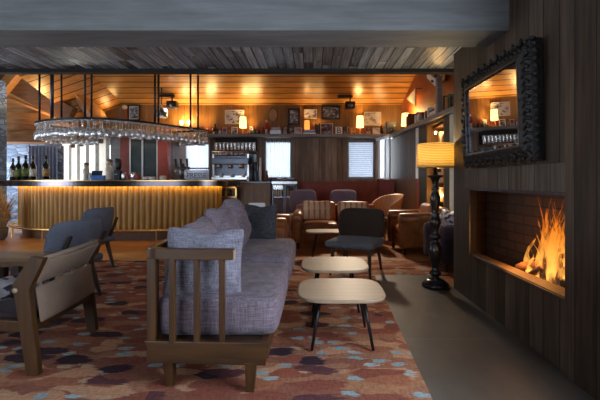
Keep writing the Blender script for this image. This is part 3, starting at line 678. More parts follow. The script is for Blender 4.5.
gp = [(0, 0), (.036, 0), (.034, -.006), (.005, -.012), (.004, -.09), (.012, -.10), (.034, -.125), (.041, -.16), (.037, -.205), (.034, -.222), (.031, -.222), (.034, -.203), (.037, -.16), (.031, -.13), (.008, -.106)]
g0 = None; cnt = 0
def hang(x, y, z=2.285, s=1.0):
    global g0, cnt
    if g0 is None:
        g0 = MB().lathe([(r, h) for r, h in gp], n=12).build('wine_glass', M['glass']); o = g0
        tag(o, 'clear stemmed glass hanging upside down from the oval rack', 'glass', 'stemmed glasses hanging from the rack')
    else: o = g0.copy(); COL.objects.link(o)
    o.location = (x, y, z); o.scale = (s, s, s*random.uniform(.92, 1.08)); cnt += 1
RL = [0]
for i in range(n): RL.append(RL[-1]+(ring[(i+1) % n]-ring[i]).length)
NG = 76
for row, (sc, cntg) in enumerate(((.985, NG), (.90, 66))):
    for k in range(cntg):
        s = RL[-1]*(k+.5*row)/cntg; i = max(j for j in range(n) if RL[j] <= s); tt = (s-RL[i])/(RL[i+1]-RL[i])
        p = ring[i].lerp(ring[(i+1) % n], tt); q = c+(Vector((p.x, p.y, 0))-c)*sc
        hang(q.x, q.y, 2.288, 1.35)

# ================================================================== ON THE BAR AND BEHIND IT
def bottle(name, x, y, z, h, mat, lmat, label, group):
    t = thing(name, label, 'bottle', (x, y, z), 0, group); r = h*.125
    MB().lathe([(r*.9, 0), (r, .01), (r, h*.55), (r*.8, h*.64), (r*.36, h*.72), (r*.32, h*.95), (r*.38, h*.955), (r*.38, h), (0, h)], n=14).build('glass_body', mat, t)
    MB().lathe([(r*1.015, h*.16), (r*1.015, h*.46)], n=14).build('label', lmat, t)
    MB().lathe([(r*.40, h*.86), (r*.41, h*1.005), (0, h*1.01)], n=12).build('foil', M['dark_frame'], t)
    return t
for px, Y, h, m_, l_, lab in ((13, 8.15, .47, 'bottle_brown', 'label_white', 'slim brown bottle, first from the left on the bar'),
                         (18.7, 8.0, .50, 'bottle_dark', 'label_green', 'dark bottle with a green label, second from the left on the bar'),
                         (25.7, 7.9, .52, 'bottle_dark', 'label_green', 'dark bottle with a green label, third from the left on the bar'),
                         (33, 7.85, .50, 'bottle_brown', 'label_white', 'brown bottle with a white label, fourth from the left on the bar'),
                         (46, 7.8, .50, 'bottle_dark', 'label_tan', 'lone dark bottle with an orange tan label, in front of the curtain')):
    bottle('wine_bottle', PX(px, Y), Y, 1.166, h, M[m_], M[l_], lab, 'big bottles on the left end of the bar')
def ceramic_figure(px, Y, lab):
    t = thing('tap_figure', lab, 'figure', (PX(px, Y), Y, 1.166))
    MB().lathe([(.05, 0), (.055, .02), (.045, .10), (.06, .17), (.05, .23), (.02, .26)], n=14).build('body', M['skin_pale'], t)
    MB().ell((0, 0, .30), (.045, .045, .05)).build('head', M['skin_pale'], t)
    MB().ell((.008, .005, .33), (.05, .05, .035)).build('cap', M['wood_frame'], t)
    return t
ceramic_figure(86, 7.75, 'small pale figure with a brown cap, left of the blue case')
t = ceramic_figure(109, 7.65, 'small pale figure with a brown cap, right of the blue case'); t.scale = (1.15, 1.15, 1.2)
Yc = 7.70
t = thing('till_case', 'blue case with pale side standing on the bar', 'case', (PX(98.5, Yc), Yc, 1.166), 8)
MB().prism([(-.12, -.08), (.13, -.08), (.13, .08), (-.12, .08)], 0, .10).build('case_body', M['blue_case'], t, bevel=.012)
MB().obox((-.03, .0, .135), (.20, .02, .12), rot(-24)).build('screen', M['keg_gloss'], t, bevel=.005)
MB().obox((-.14, -.06, .075), (.016, .06, .15), rot(0, 8, 0)).build('stand', M['white'], t)
Yc = 7.68
t = thing('coffee_grinder', 'tall black grinder on the bar before the dark red post', 'grinder', (PX(118, Yc), Yc, 1.166))
MB().box(-.06, .06, -.06, .06, 0, .20).build('body', M['black'], t, bevel=.01)
MB().lathe([(.045, .20), (.065, .28), (.062, .42), (.05, .44), (0, .44)], n=14).build('hopper', M['black'], t)
MB().obox((0, -.07, .12), (.05, .05, .015)).build('fork', M['steel'], t)
for i, (px, hh, col, lab) in enumerate(((124, .15, 'steel', 'small steel canister on the bar, left of the jars'), (128.5, .12, 'red_book', 'low red fruit bowl on the bar among the jars'), (133, .16, 'glass', 'clear jar on the bar under the glazed screen'), (138, .12, 'red_book', 'low red bowl on the bar beside the clear jar'), (146, .08, 'steel', 'flat steel dish on the bar left of the red post'), (152, .07, 'white', 'small white saucer stack on the bar left of the red post'), (163, .09, 'cream', 'stack of pale napkins on the bar before the red post'))):
    Y = 7.62; r = .045 if hh > .1 else .06
    tagm(MB().lathe([(r*.7, 0), (r, hh*.25), (r*1.05, hh*.75), (r*.8, hh), (r*.7, hh), (r*.9, hh*.7), (r*.6, hh*.1), (0, hh*.1)], n=14), 'canister' if col == 'steel' and hh > .1 else ('jar' if col == 'glass' else ('napkin_stack' if col == 'cream' else 'bowl')), M[col], lab, 'tableware').location = (PX(px, Y), Y, 1.166)
Y = 7.62
t = thing('beer_tap_tower', 'dark brassy beer tap tower on the bar, before the left window', 'beer tap', (PX(182, Y), Y, 1.166))
MB().lathe([(.07, 0), (.075, .02), (.045, .05), (.04, .26), (.06, .29), (.05, .33), (0, .34)], n=16).build('column', M['dark_steel'], t)
MB().cyl((-.14, -.02, .24), (.16, -.02, .24), .03).build('crossbar', M['dark_steel'], t)
for x in (-.10, .0, .12):
    h = MB().bar((x, -.04, .26), (x, -.07, .43), .03, .025, taper=1.3).build('tap_handle', M['black'], t); MB().cyl((x, -.05, .25), (x, -.11, .17), .012).build('spout', M['brass'], h)
# lettered white board by the left window
Y = 9.35
t = thing('lettered_board', 'white board with dark capital lettering below the left window', 'sign', (PX(196.5, Y), Y, 1.15))
MB().box(-.31, .31, 0, .015, 0, .27).build('board', M['sheer'], t)
def text(s, size, loc, mat, name, parent=None, rz=0, rx=90):
    c = bpy.data.curves.new(name, 'FONT'); c.body = s; c.size = size; c.align_x = 'CENTER'; c.align_y = 'CENTER'; c.extrude = .002
    c.materials.append(mat); o = bpy.data.objects.new(name, c); COL.objects.link(o); o.location = loc; o.rotation_euler = (math.radians(rx), 0, math.radians(rz))
    bpy.context.view_layer.update()
    me = bpy.data.meshes.new_from_object(o.evaluated_get(bpy.context.evaluated_depsgraph_get())); bpy.data.objects.remove(o)
    me.materials.clear(); me.materials.append(mat)
    o = bpy.data.objects.new(name, me); COL.objects.link(o); o.location = loc; o.rotation_euler = (math.radians(rx), 0, math.radians(rz))
    if parent: o.parent = parent
    return o
text('PRESSE', .16, (.0, -.004, .135), M['dark_frame'], 'lettering', t)
# back counter, cabinets, cooler, fridge
Y0 = 8.95
t = thing('back_counter', 'low counter with plain brown cabinet doors behind the sofa end', 'cabinet', (PX(253, Y0), Y0, 0))
X0, X1 = PX(236, Y0)-t.location.x, PX(270.5, Y0)-t.location.x
MB().box(X0, X1, .02, .5, .06, 1.10).build('body', M['mid_wood'], t)
for a in (X0, (X0+X1)/2):
    d = MB().box(a+.006, a+(X1-X0)/2-.006, 0, .02, .08, 1.09).build('door', wood('cabinet_door_wood', (.22, .13, .075), .45, 'Z', .3) if a == X0 else bpy.data.materials['cabinet_door_wood'], t, bevel=.003)
    MB().bar((a+(.36 if a == X0 else .04), -.012, .75), (a+(.36 if a == X0 else .04), -.012, .88), .012, .012).build('handle', M['dark_steel'], d)
MB().box(-1.72, X1, -.02, .52, 1.10, 1.14).build('worktop', M['dark_steel'], t, bevel=.004)
MB().box(-1.72, X0, .04, .5, .06, 1.10).build('side_body', M['back_boards'], t)
Y0 = 8.52
t = thing('bottle_cooler', 'small brass framed bottle cooler at the right end of the bar', 'cooler', (PX(226, Y0), Y0, 0))
a = .235; m = MB()
for x in (-a, a-.03):
    m.box(x, x+.03, 0, .03, 0, 1.02)
m.box(-a, a, 0, .03, .99, 1.02); m.box(-a, a, 0, .03, .78, .80); m.box(-a, a, 0, .03, 0, .04); m.build('frame', M['brass'], t)
MB().box(-a+.01, a-.01, .03, .38, .01, 1.01).build('body', M['black'], t)
for x in (-.12, .0, .1): MB().lathe([(.03, .80), (.03, .92), (.012, .95), (.012, .985), (0, .985)], (x, .015, 0), 10).build('bottle_neck', M['bottle_brown'] if x else M['label_tan'], t)
MB().box(-a+.035, a-.035, .012, .02, .06, .76).build('panel', M['wood_frame'], t)
Y0 = 8.95
t = thing('glass_door_fridge', 'black glass door bottle fridge under the right window', 'fridge', (PX(284.5, Y0), Y0, 0))
a = .30
MB().box(-a, a, .03, .5, 0, 1.14).build('body', M['black'], t, bevel=.005)
MB().box(-a, a, 0, .03, 1.08, 1.14).build('top_rail', M['steel'], t)
for x in (-a, .0):
    f = MB(); x0, x1 = x+.005, x+a-.005
    f.box(x0, x0+.025, .0, .03, .06, 1.07); f.box(x1-.025, x1, .0, .03, .06, 1.07); f.box(x0, x1, .0, .03, 1.045, 1.07); f.box(x0, x1, .0, .03, .06, .09)
    d = f.build('door', M['dark_steel'], t); MB().box(x0+.025, x1-.025, .01, .015, .09, 1.045).build('pane', M['pane'], d)
for k in range(10):
    x = -.25+.055*k; bz = .78; MB().lathe([(.022, 0), (.022, .14), (.009, .18), (.009, .22), (0, .22)], (x, .022, bz), 8).build('bottle', M[random.choice(['bottle_brown', 'label_tan', 'bottle_dark', 'label_white', 'red_book'])], t)
MB().box(-a+.01, a-.01, .015, .03, .765, .78).build('shelf', M['steel'], t)
# espresso machine
Y0 = 9.0; zt = 1.14
t = thing('coffee_machine', 'wide chrome coffee machine with cups on top behind the bar', 'coffee machine', (PX(230.5, Y0), Y0, zt))
hw = .44
MB().box(-hw, hw, .02, .42, .08, .62).build('body', M['dark_steel'], t, bevel=.02)
MB().box(-hw+.02, hw-.02, -.16, .05, .04, .10).build('drip_tray', M['steel'], t, bevel=.008)
MB().prism([(-hw, -.06), (hw, -.06), (hw, .03), (-hw, .03)], .40, .56).build('front_panel', M['dark_steel'], t, bevel=.02)
MB().box(-hw, hw, .0, .04, .10, .14).build('lower_rail', M['steel'], t, bevel=.005)
for x in (-.26, .0, .26):
    g = MB().lathe([(.05, 0), (.055, .05), (.04, .08)], (x, -.07, .32), 14).build('group_head', M['steel'], t); MB().bar((x, -.08, .33), (x, -.24, .31), .025, .025).build('handle', M['black'], g)
    MB().lathe([(.030, 0), (.04, .07), (.036, .075), (.0, .01)], (x+.05, -.08, .10), 12).build('cup', M['white'], t)
for x in (-.38, .38): MB().tube([(x, -.06, .42), (x, -.13, .36), (x*.98, -.14, .16)], .009, 6).build('steam_wand', M['steel'], t)
MB().tube([(-hw, -.02, .70), (hw, -.02, .70)], .008, 6).build('cup_rail', M['steel'], t)
for x in (-hw, hw-.05): MB().box(x, x+.05, .0, .4, .0, .66).build('side_panel', M['steel'], t, bevel=.01)
cup = None
for k in range(13):
    lab = 'small cup standing upside down on the coffee machine'
    if cup is None: cup = tagm(MB().lathe([(.038, 0), (.034, .05), (.022, .075), (0, .075)], n=12), 'coffee_cup', M['steel'], lab, 'cup', 'cups on top of the coffee machine'); o = cup
    else: o = cup.copy(); COL.objects.link(o)
    o.location = (PX(230.5, Y0)-.38+.064*k, Y0+.12+.05*(k % 2), zt+.621)
# shelf of glasses
Y0 = 9.36
t = thing('glass_shelf', 'dark wall shelf of glasses above the coffee machine', 'shelf', (PX(235.5, Y0), Y0, 1.885))
MB().box(-.52, .52, -.12, .13, -.03, 0).build('board', M['wood_frame'], t, bevel=.003)
MB().box(-.52, .52, -.12, -.10, .30, .32).box(-.52, .52, .10, .125, .0, .32).build('back_board', M['lip'], t)
mp = [(.03, 0), (.036, .02), (.04, .13), (.043, .16), (.039, .16), (.035, .02), (0, .015)]
g1 = None
for k in range(11):
    lab = 'clear tumbler on the dark shelf above the coffee machine'
    if g1 is None: g1 = tagm(MB().lathe(mp, n=12), 'tumbler', M['glass'], lab, 'glass', 'tumblers above the coffee machine'); o = g1
    else: o = g1.copy(); COL.objects.link(o)
    o.location = (PX(235.5, Y0)-.46+.092*k, Y0-.03, 1.886); o.scale = (1.1, 1.1, 1.35)
tagm(MB().box(-.52, .52, 0, .02, 0, .36), 'splashback', plain('pale_blue_steel', (.20, .26, .30), .3, .5, .3, 5), 'pale blue steel splashback behind the coffee machine', 'splashback').location = (PX(235.5, 9.46), 9.47, 1.45)
for px, hh, r, mm, lab, nm in ((251, .50, .07, 'black', 'tall black grinder right of the coffee machine', 'bean_grinder'), (255.5, .46, .06, 'keg_gloss', 'dark blue canister between the black grinder and the white pump', 'canister'), (260, .56, .035, 'white', 'tall white pump bottle near the right window', 'pump_bottle'), (266, .26, .05, 'wood_frame', 'short brown jar at the lower left of the right window', 'jar')):
    tagm(MB().lathe([(r*.9, 0), (r, .02), (r, hh*.55), (r*.7, hh*.68), (r*.75, hh*.8), (r*.6, hh), (0, hh)], n=14), nm, M[mm], lab, 'bar tool').location = (PX(px, 9.0), 9.05, 1.141)
for px, hh in ((275, .05), (280, .09), (286, .05), (291, .08)):
    tagm(MB().lathe([(.06, 0), (.085, hh*.6), (.09, hh), (.08, hh), (.05, .012), (0, .012)], n=14), 'dish', M['steel'], {275: 'flat steel dish at the left on the bottle fridge', 280: 'deep steel bowl second from left on the bottle fridge', 286: 'flat steel dish third from left on the bottle fridge', 291: 'deep steel bowl at the right on the bottle fridge'}[px], 'dish').location = (PX(px, 9.05), 9.1, 1.141)
# curtain at the stone wall
m = MB(); N = 40; vs = []
for k in range(N+1):
    x = PX(29, 10.35)+(PX(57, 10.35)-PX(29, 10.35))*k/N; y = 10.38+.05*math.sin(k*1.25)
    vs += [(x, y, .02), (x, y, 2.12)]
m.add(vs, [(2*k, 2*k+2, 2*k+3, 2*k+1) for k in range(N)])
tagm(m, 'curtain', M['curtain'], 'blue grey pleated curtain hanging on the stone wall', 'curtain')
# dried grass bush
t = thing('dried_grass_bush', 'bushy dried grass plant standing at the left end of the bar', 'plant', (-6.14, 7.40, 0))
MB().lathe([(.10, 0), (.15, .05), (.17, .22), (.15, .25), (.0, .22)], n=16).build('pot', M['pot'], t)
m = MB()
for k in range(420):
    a = random.uniform(0, 2*math.pi); sp = random.uniform(.0, .42); h = random.uniform(.25, 1.0); b = Vector((.08*math.cos(a), .08*math.sin(a), .2))
    e = Vector((sp*math.cos(a), sp*math.sin(a)*.8, .2+h*(1-sp*.9))); md = (b+e)/2+Vector((0, 0, .12)); wv = Vector((-math.sin(a), math.cos(a), 0))*random.uniform(.006, .018)
    m.add([b-wv*.4, b+wv*.4, md+wv, e, md-wv], [(0,1,2,3,4)], False)
tag(m.build('leaf_mass', M['dry_grass'], t), kind='stuff')

# ================================================================== LONG SHELF AND WHAT STANDS ON IT
ZS = 2.29
sh = MB(); sh.box(PX(196, 9.35), 1.86, 9.18, 9.5, 2.215, ZS)
tagm(sh, 'long_shelf', M['grey_trim'], 'long grey wooden shelf across the back wall over the windows', 'shelf', bevel=.004)
m = MB(); m.extr([(SX(9.42)-.09, 9.42, 2.215), (SX(4.06)-.08, 4.06, 2.215), (SX(4.06)+.28, 4.06, 2.215), (SX(9.42)+.28, 9.42, 2.215)], (0, 0, .075))
tagm(m, 'side_shelf', M['shelf_side'], 'grey wooden shelf running along the rust orange side wall', 'shelf', bevel=.004)
def picture(name, px0, px1, py0, py1, Y, fmat, pmat, label, border=.018, mount=0, lean=0, group=None):
    x0, x1, z0, z1 = PX(px0, Y), PX(px1, Y), PZ(py1, Y), PZ(py0, Y); wd, ht = x1-x0, z1-z0
    t = thing(name, label, 'picture', ((x0+x1)/2, Y, z0), 0, group)
    R = rot(-lean); b = min(border, wd*.2)
    def rb(ax0, ax1, az0, az1, y0, y1):
        mb = MB(); mb.box(ax0, ax1, y0, y1, az0, az1); mb.v = [tuple(R @ Vector(v)) for v in mb.v]; return mb
    f = MB()
    for q in (rb(-wd/2, -wd/2+b, 0, ht, -.02, .012), rb(wd/2-b, wd/2, 0, ht, -.02, .012), rb(-wd/2, wd/2, ht-b, ht, -.02, .012), rb(-wd/2, wd/2, 0, b, -.02, .012)): f.add(q.v, q.f, False)
    f.build('frame', fmat, t)
    if mount:
        rb(-wd/2+b, wd/2-b, b, ht-b, -.004, .006).build('mount', M['cream'], t)
        rb(-wd/2+b+mount, wd/2-b-mount, b+mount, ht-b-mount, -.008, .004).build('print', pmat, t)
    else: rb(-wd/2+b*.8, wd/2-b*.8, b*.8, ht-b*.8, -.006, .006).build('print', pmat, t)
    return t
DF, WF = M['dark_frame'], M['wood_frame']
YW = 9.47
picture('framed_photo', 225, 244, 110, 124, YW, M['cream'], PH['car'], 'white print of a dark car shape on the orange wall above the glowing lamp', .02)
t = picture('framed_board', 288, 300, 108.5, 125.5, YW, DF, PH['mono'], 'dark framed board with white squares on the orange wall', .05)
picture('framed_photo', 304, 317, 109.5, 118.5, YW, M['cream'], PH['car'], 'small pale print with a dark shape, left of the wide black frame', .015)
picture('framed_photo', 321.5, 340, 106, 119.5, YW, DF, PH['mono'], 'wide black framed photo high on the orange wall', .03)
picture('framed_photo', 364, 381, 112, 125.5, YW, M['cream'], PH['pale'], 'pale print with faint marks right of the bright shelf lamp', .012)
picture('framed_photo', 128, 140, 105, 120.5, YW, DF, PH['mono'], 'black framed upright photo above the hanging glasses', .03, .02)
picture('framed_photo', 99, 105, 111, 119, YW, M['white'], PH['dusk'], 'tiny pale framed photo at the left end of the orange wall', .012)
YS = 9.36
small = [(218, 222, 129, DF, 'pale', 'tiny dark framed card right of the black figurine'), (222.5, 227, 127.5, M['cream'], 'dusk', 'small pale framed card, third from the black figurine'),
 (227.5, 231, 128.5, WF, 'warm', 'small brown framed card left of the glowing lamp'), (231.5, 237.5, 127, M['white'], 'mono', 'small white framed photo next to the glowing lamp'),
 (289, 294, 127, DF, 'mono', 'small dark framed photo right of the silver box'), (294.5, 302, 127.5, M['white'], 'pale', 'small white framed photo left of the orange lamp'),
 (320.5, 333, 123, M['white'], 'dusk', 'white framed purple photo left of the letter card'), (343, 346.5, 127.5, DF, 'dusk', 'narrow dark framed card right of the letter card'),
 (350.5, 355.5, 127, M['orange_box'], 'warm', 'orange framed upright card left of the bright shelf lamp'),
 (365.5, 371, 127, WF, 'dusk', 'brown framed small photo right of the bright shelf lamp'), (372, 380.5, 127, M['wood_frame'], 'pale', 'brown framed wider photo at the right of the long shelf')]
for a, b, top, fm, pm, lab in small:
    picture('small_framed_photo', a, b, top, 134.6-(.0), YS-random.uniform(0, .04), fm, PH[pm], lab, .014, 0, 8).location.z = ZS
# letter card
x0, x1 = PX(335.5, YS), PX(342, YS); t = thing('letter_card', 'white card with a bold black letter B on the long shelf', 'sign', ((x0+x1)/2, YS-.03, ZS))
MB().box(-.085, .085, -.008, .008, 0, .19).build('card', M['white'], t); text('B', .20, (0, -.011, .095), M['black'], 'letter', t)
more = [(198.5, 203, 126.5, DF, 'dusk', 'dark framed card at the left end of the long shelf'), (204, 208.5, 128, WF, 'warm', 'brown framed card second from the left end of the long shelf'),
 (249.5, 253, 126, M['cream'], 'mono', 'pale framed card right behind the amber jar'), (283, 287.5, 126, WF, 'pale', 'brown framed card left of the small dark framed photo'),
 (347, 350, 126.5, M['cream'], 'warm', 'pale narrow framed card left of the orange framed card'), (381.5, 384, 125.5, DF, 'mono', 'narrow dark framed card next to the thin grey file')]
for a, b, top, fm, pm, lab in more:
    picture('small_framed_photo', a, b, top, 134.6, YS+.04, fm, PH[pm], lab, .014, 0, 8).location.z = ZS
# lamps on the shelf
def shelf_lamp(px, py0, py1, ww, label, mat, power, Y=9.29, emit=1.0):
    x = PX(px, Y); z1 = PZ(py0, Y); z0 = ZS; hb = (z1-z0)*.38
    t = thing('table_lamp', label, 'lamp', (x, Y, ZS))
    MB().lathe([(.045, 0), (.05, .012), (.015, .03), (.025, hb*.5), (.012, hb), (.01, hb+.03), (0, hb+.03)], n=14).build('base', M['brass'], t)
    h1 = z1-z0
    MB().lathe([(ww*.92, hb), (ww*.80, h1), (ww*.78, h1), (ww*.90, hb)], n=20).build('lamp_shade', mat, t)
    MB().ell((0, 0, hb+.055), (.02, .02, .03), 8).build('bulb', M['bulb'], t)
    point('table_lamp_light', (x, Y, z0+h1*.80), power, WARM, .03)
    return t
shelf_lamp(243, 117, 134, .095, 'bright yellow table lamp in front of the car print on the long shelf', M['shade_warm'], 16)
shelf_lamp(307, 120.5, 134, .075, 'dim orange glowing lamp between the small photos on the long shelf', M['shade_soft'], 7)
shelf_lamp(360, 116, 134, .10, 'bright yellow table lamp left of the pale print on the long shelf', M['shade_warm'], 16)
# figurines, trophies and boxes
t = thing('figurine', 'round black figurine on the left of the long shelf', 'ornament', (PX(215, YS), YS, ZS))
MB().lathe([(.06, 0), (.06, .02), (.03, .03), (.075, .09), (.075, .14), (.03, .19), (.0, .2)], n=14).build('body', M['black_gloss'], t); MB().ell((0, 0, .225), (.035, .035, .04)).build('head', M['black_gloss'], t)
t = thing('trophy', 'dark red trophy with a pale round top near the hanging glasses', 'ornament', (PX(123.5, 9.36), 9.42, PZ(121, 9.36)))
MB().lathe([(.07, 0), (.07, .03), (.03, .05), (.035, .26), (.05, .29), (0, .3)], n=14).build('stem', M['red_wall'], t); MB().ell((0, 0, .35), (.065, .06, .06)).build('ball', M['skin_pale'], t)
t = thing('trophy_shelf', 'short dark shelf under the trophy at the left of the orange wall', 'shelf', (PX(118, 9.4), 9.4, PZ(121.5, 9.4)))
MB().box(-.5, .55, -.10, .1, -.03, .012).build('board', M['wood_frame'], t)
for px, hh, r, mm, lab, nm in ((254, .16, .04, 'green_book', 'dark green bottle shaped vase left of the red figure', 'vase'), (258.5, .12, .05, 'black', 'squat black pot left of the red figure', 'pot'), (262, .18, .035, 'wood_frame', 'slim brown vase left of the red figure', 'vase'), (248.5, .10, .03, 'warm', 'small amber jar right of the glowing lamp', 'jar')):
    tagm(MB().lathe([(r*.7, 0), (r, hh*.3), (r*.9, hh*.6), (r*.4, hh*.8), (r*.5, hh), (0, hh)], n=14), nm, M.get(mm) or PH['warm'], lab, 'ornament').location = (PX(px, YS), YS, ZS)
t = thing('red_figure', 'red figure with white legs beside the old racket', 'ornament', (PX(266.5, YS), YS, ZS))
MB().lathe([(.045, 0), (.03, .10), (.04, .13), (0, .13)], n=12).build('legs', M['white'], t); MB().lathe([(.04, .13), (.065, .20), (.05, .28), (.02, .30), (0, .30)], n=12).build('torso', M['red_book'], t); MB().ell((0, 0, .33), (.035, .035, .04)).build('head', M['skin_pale'], t)
t = thing('old_racket', 'old oval wooden racket hanging on the orange wall', 'racket', (PX(273, 9.46), 9.46, PZ(124, 9.46)))
P = [(.11*math.cos(a), 0, .22+.17*math.sin(a)) for a in [2*math.pi*k/28 for k in range(28)]]
MB().tube(P, .014, 6, True).build('hoop', M['mid_wood'], t); MB().bar((0, 0, .05), (0, 0, -.08), .03, .02).build('grip', M['wood_frame'], t)
m = MB()
for k in range(-4, 5):
    a = k*.022; h = .16*math.sqrt(max(0, 1-(a/.10)**2)); m.bar((a, 0, .22-h), (a, 0, .22+h), .003, .003)
for k in range(-6, 7):
    a = k*.024; h = .105*math.sqrt(max(0, 1-(a/.165)**2)); m.bar((-h, 0, .22+a), (h, 0, .22+a), .003, .003)
m.build('strings', M['cream'], t)
t = thing('silver_box', 'silver grey box with a lid on the long shelf', 'box', (PX(276, YS), YS-.02, ZS))
MB().box(-.14, .14, -.09, .09, 0, .11).build('body', M['silver'], t, bevel=.008); MB().box(-.125, .125, -.085, .085, .11, .18).build('lid', M['silver'], t, bevel=.03)
# books
bi = 0
def book(x, y, z, wd, dp, ht, mat, label, group, rx=0, rz=0, lean=0):
    t = thing('book', label, 'book', (x, y, z), rz, group); t.rotation_euler.y = math.radians(lean)
    MB().box(-wd/2, wd/2, -dp/2, dp/2, 0, ht).build('cover', mat, t, bevel=.002)
    e = MB(); e.box(-wd/2+.003, wd/2-.003, -dp/2+.004, dp/2+.002, .003, ht+.002) if wd < ht else e.box(-wd/2+.004, wd/2-.002, -dp/2+.002, dp/2-.002, .004, ht-.004)
    e.build('pages', M['cream'], t); return t
for k, (mm, hh) in enumerate((('white', .035), ('blue_book', .03), ('silver', .035))):
    book(PX(309.5, YS), YS-.06, ZS+sum((.035, .03, .035)[:k]), .30-.02*k, .18, hh, M[mm], ('thick white book at the bottom of the low stack before the orange lamp', 'blue book in the middle of the low stack before the orange lamp', 'grey book on top of the low stack before the orange lamp')[k], 'low stack of books')
for k, px in enumerate((315.6, 317.4, 319.2)):
    book(PX(px, YS), YS-.03, ZS, .04, .17, (.27, .24, .27)[k], M[('black', 'keg_gloss', 'dark_frame')[k]], ('tall black book, first of three right of the orange lamp', 'dark blue book in the middle of three upright books right of the orange lamp', 'dark book last of three right of the orange lamp')[k], 'three upright dark books')
t = thing('dark_speaker', 'dark box speaker with a pale dot at the right corner of the shelf', 'speaker', (PX(393.5, 9.2)-.04, 9.28, ZS))
MB().box(-.13, .13, -.1, .1, 0, .30).build('cabinet', M['black'], t, bevel=.01); MB().cyl((.06, -.10, .20), (.06, -.108, .20), .03).build('dot', M['cream'], t); MB().cyl((-.02, -.10, .09), (-.02, -.106, .09), .07).build('cone', M['dark_steel'], t)
t = thing('book_end', 'thin grey upright file left of the dark box speaker', 'file', (PX(385, YS), YS-.02, ZS)); MB().box(-.02, .02, -.1, .1, 0, .24).build('spine', M['silver'], t); MB().box(-.055, -.025, -.1, .1, 0, .21).build('second_cover', M['wood_frame'], t)
# spotlights
def track_spot(px, py, Y, label, aim):
    z = PZ(py, Y); x = PX(px, Y); t = thing('ceiling_spotlight', label, 'spotlight', (x, Y, z))
    MB().bar((-.30, -.06, .17), (.06, -.05, .17), .07, .05).build('track', M['lip'], t)
    MB().cyl((0, -.05, .16), (0, 0, .02), .018).build('arm', M['black'], t)
    MB().box(-.12, .12, -.10, .10, -.12, .05).build('housing', M['black'], t, bevel=.02); MB().cyl((0, -.10, -.04), (0, -.115, -.04), .06).build('lens', M['dark_steel'], t)
    MB().cyl((0, -.03, .15), (0, -.03, roofz(Y-.03)-z+.03), .012).build('stem', M['black'], t)
spot('track_spot_beam', (PX(350, 9.0), 8.98, PZ(105, 9.0)), (-.08, -.80, -1), 430, (1, .80, .58), 1.35, 1.0, .16)
spot('track_spot_beam', (PX(172.5, 9.0), 8.98, PZ(105, 9.0)), (-.35, -.45, -1), 150, (1, .80, .55), 1.9, .9, .06)
track_spot(350, 104, 9.15, 'black spotlight under the ceiling above the bright right shelf lamp', None)
track_spot(172.5, 103.5, 9.15, 'black spotlight under the ceiling above the two bare bulbs', None)
t = thing('silver_spotlight', 'round silver lamp head hanging near the rack rods', 'spotlight', (PX(161.5, 8.9), 8.9, PZ(113, 8.9)))
MB().lathe([(.05, -.12), (.13, -.10), (.15, .0), (.12, .09), (.04, .13), (0, .13)], n=18).build('head', M['dark_steel'], t); MB().cyl((0, 0, .12), (0, 0, roofz(8.9)-t.location.z+.02), .012).build('stem', M['black'], t)
MB().lathe([(.11, -.105), (.10, -.115), (0, -.115)], n=16).build('lens', M['silver'], t)
for px, lab in ((181.5, 'left of two bare glowing bulbs on the orange wall'), (189, 'right of two bare glowing bulbs on the orange wall')):
    x = PX(px, 9.4); t = thing('wall_bulb', lab, 'lamp', (x, 9.40, PZ(123.2, 9.4)), 0, 'two bare wall bulbs')
    MB().lathe([(.02, -.10), (.03, -.06), (.03, -.03), (0, -.03)], n=12).build('holder', M['brass'], t); MB().ell((0, 0, .015), (.045, .045, .055)).build('bulb', M['bulb'], t); MB().bar((0, 0, -.07), (0, .10, -.09), .02, .02).build('bracket', M['brass'], t)
    point('wall_bulb_light', (x, 9.30, PZ(120, 9.4)), 12, WARM, .05)
# uplights along the shelf (lamps behind the frames) washing the ceiling
for i, px in enumerate((206, 252, 318, 384)):
    x = PX(px, 9.42); t = thing('uplight', ('small black uplight far left on the long shelf', 'small black uplight beside the red figure on the long shelf', 'small black uplight behind the three dark books', 'small black uplight at the right end of the long shelf')[i], 'lamp', (x, 9.435, ZS))
    MB().lathe([(.03, 0), (.04, .02), (.045, .09), (.038, .09), (.03, .05), (0, .05)], n=14).build('can', M['black'], t); MB().ell((0, 0, .06), (.02, .02, .012), 8).build('bulb', M['bulb'], t)
    spot('uplight_beam', (x, 9.40, ZS+.12), (0, -.42, 1), 50, WARM, 2.4, 1.0, .10)
x = -5.55; t = thing('uplight', 'small black uplight on the left of the trophy shelf', 'lamp', (PX(108, 9.4), 9.43, PZ(121, 9.4)))
MB().lathe([(.03, 0), (.04, .02), (.045, .09), (.038, .09), (.03, .05), (0, .05)], n=14).build('can', M['black'], t); MB().ell((0, 0, .06), (.02, .02, .012), 8).build('bulb', M['bulb'], t)
spot('uplight_beam', (PX(108, 9.4), 9.3, 2.75), (-.25, -.35, 1), 10, WARM, 2.6, 1.0, .10)
spot('timber_fill', (-6.2, 8.6, 2.2), (-.2, .25, 1), 60, WARM, 2.2, .8, .05)  # added warm spot without a known source, lights the left timbers
t = thing('uplight', 'small black uplight added under the left timbers to light them', 'lamp', (-6.2, 8.6, 2.10)); MB().lathe([(.03, 0), (.045, .02), (.05, .08), (.04, .08), (.03, .05), (0, .05)], n=14).build('can', M['black'], t); MB().bar((0, 0, .02), (0, .7, .02), .02, .02).build('bracket', M['black'], t)
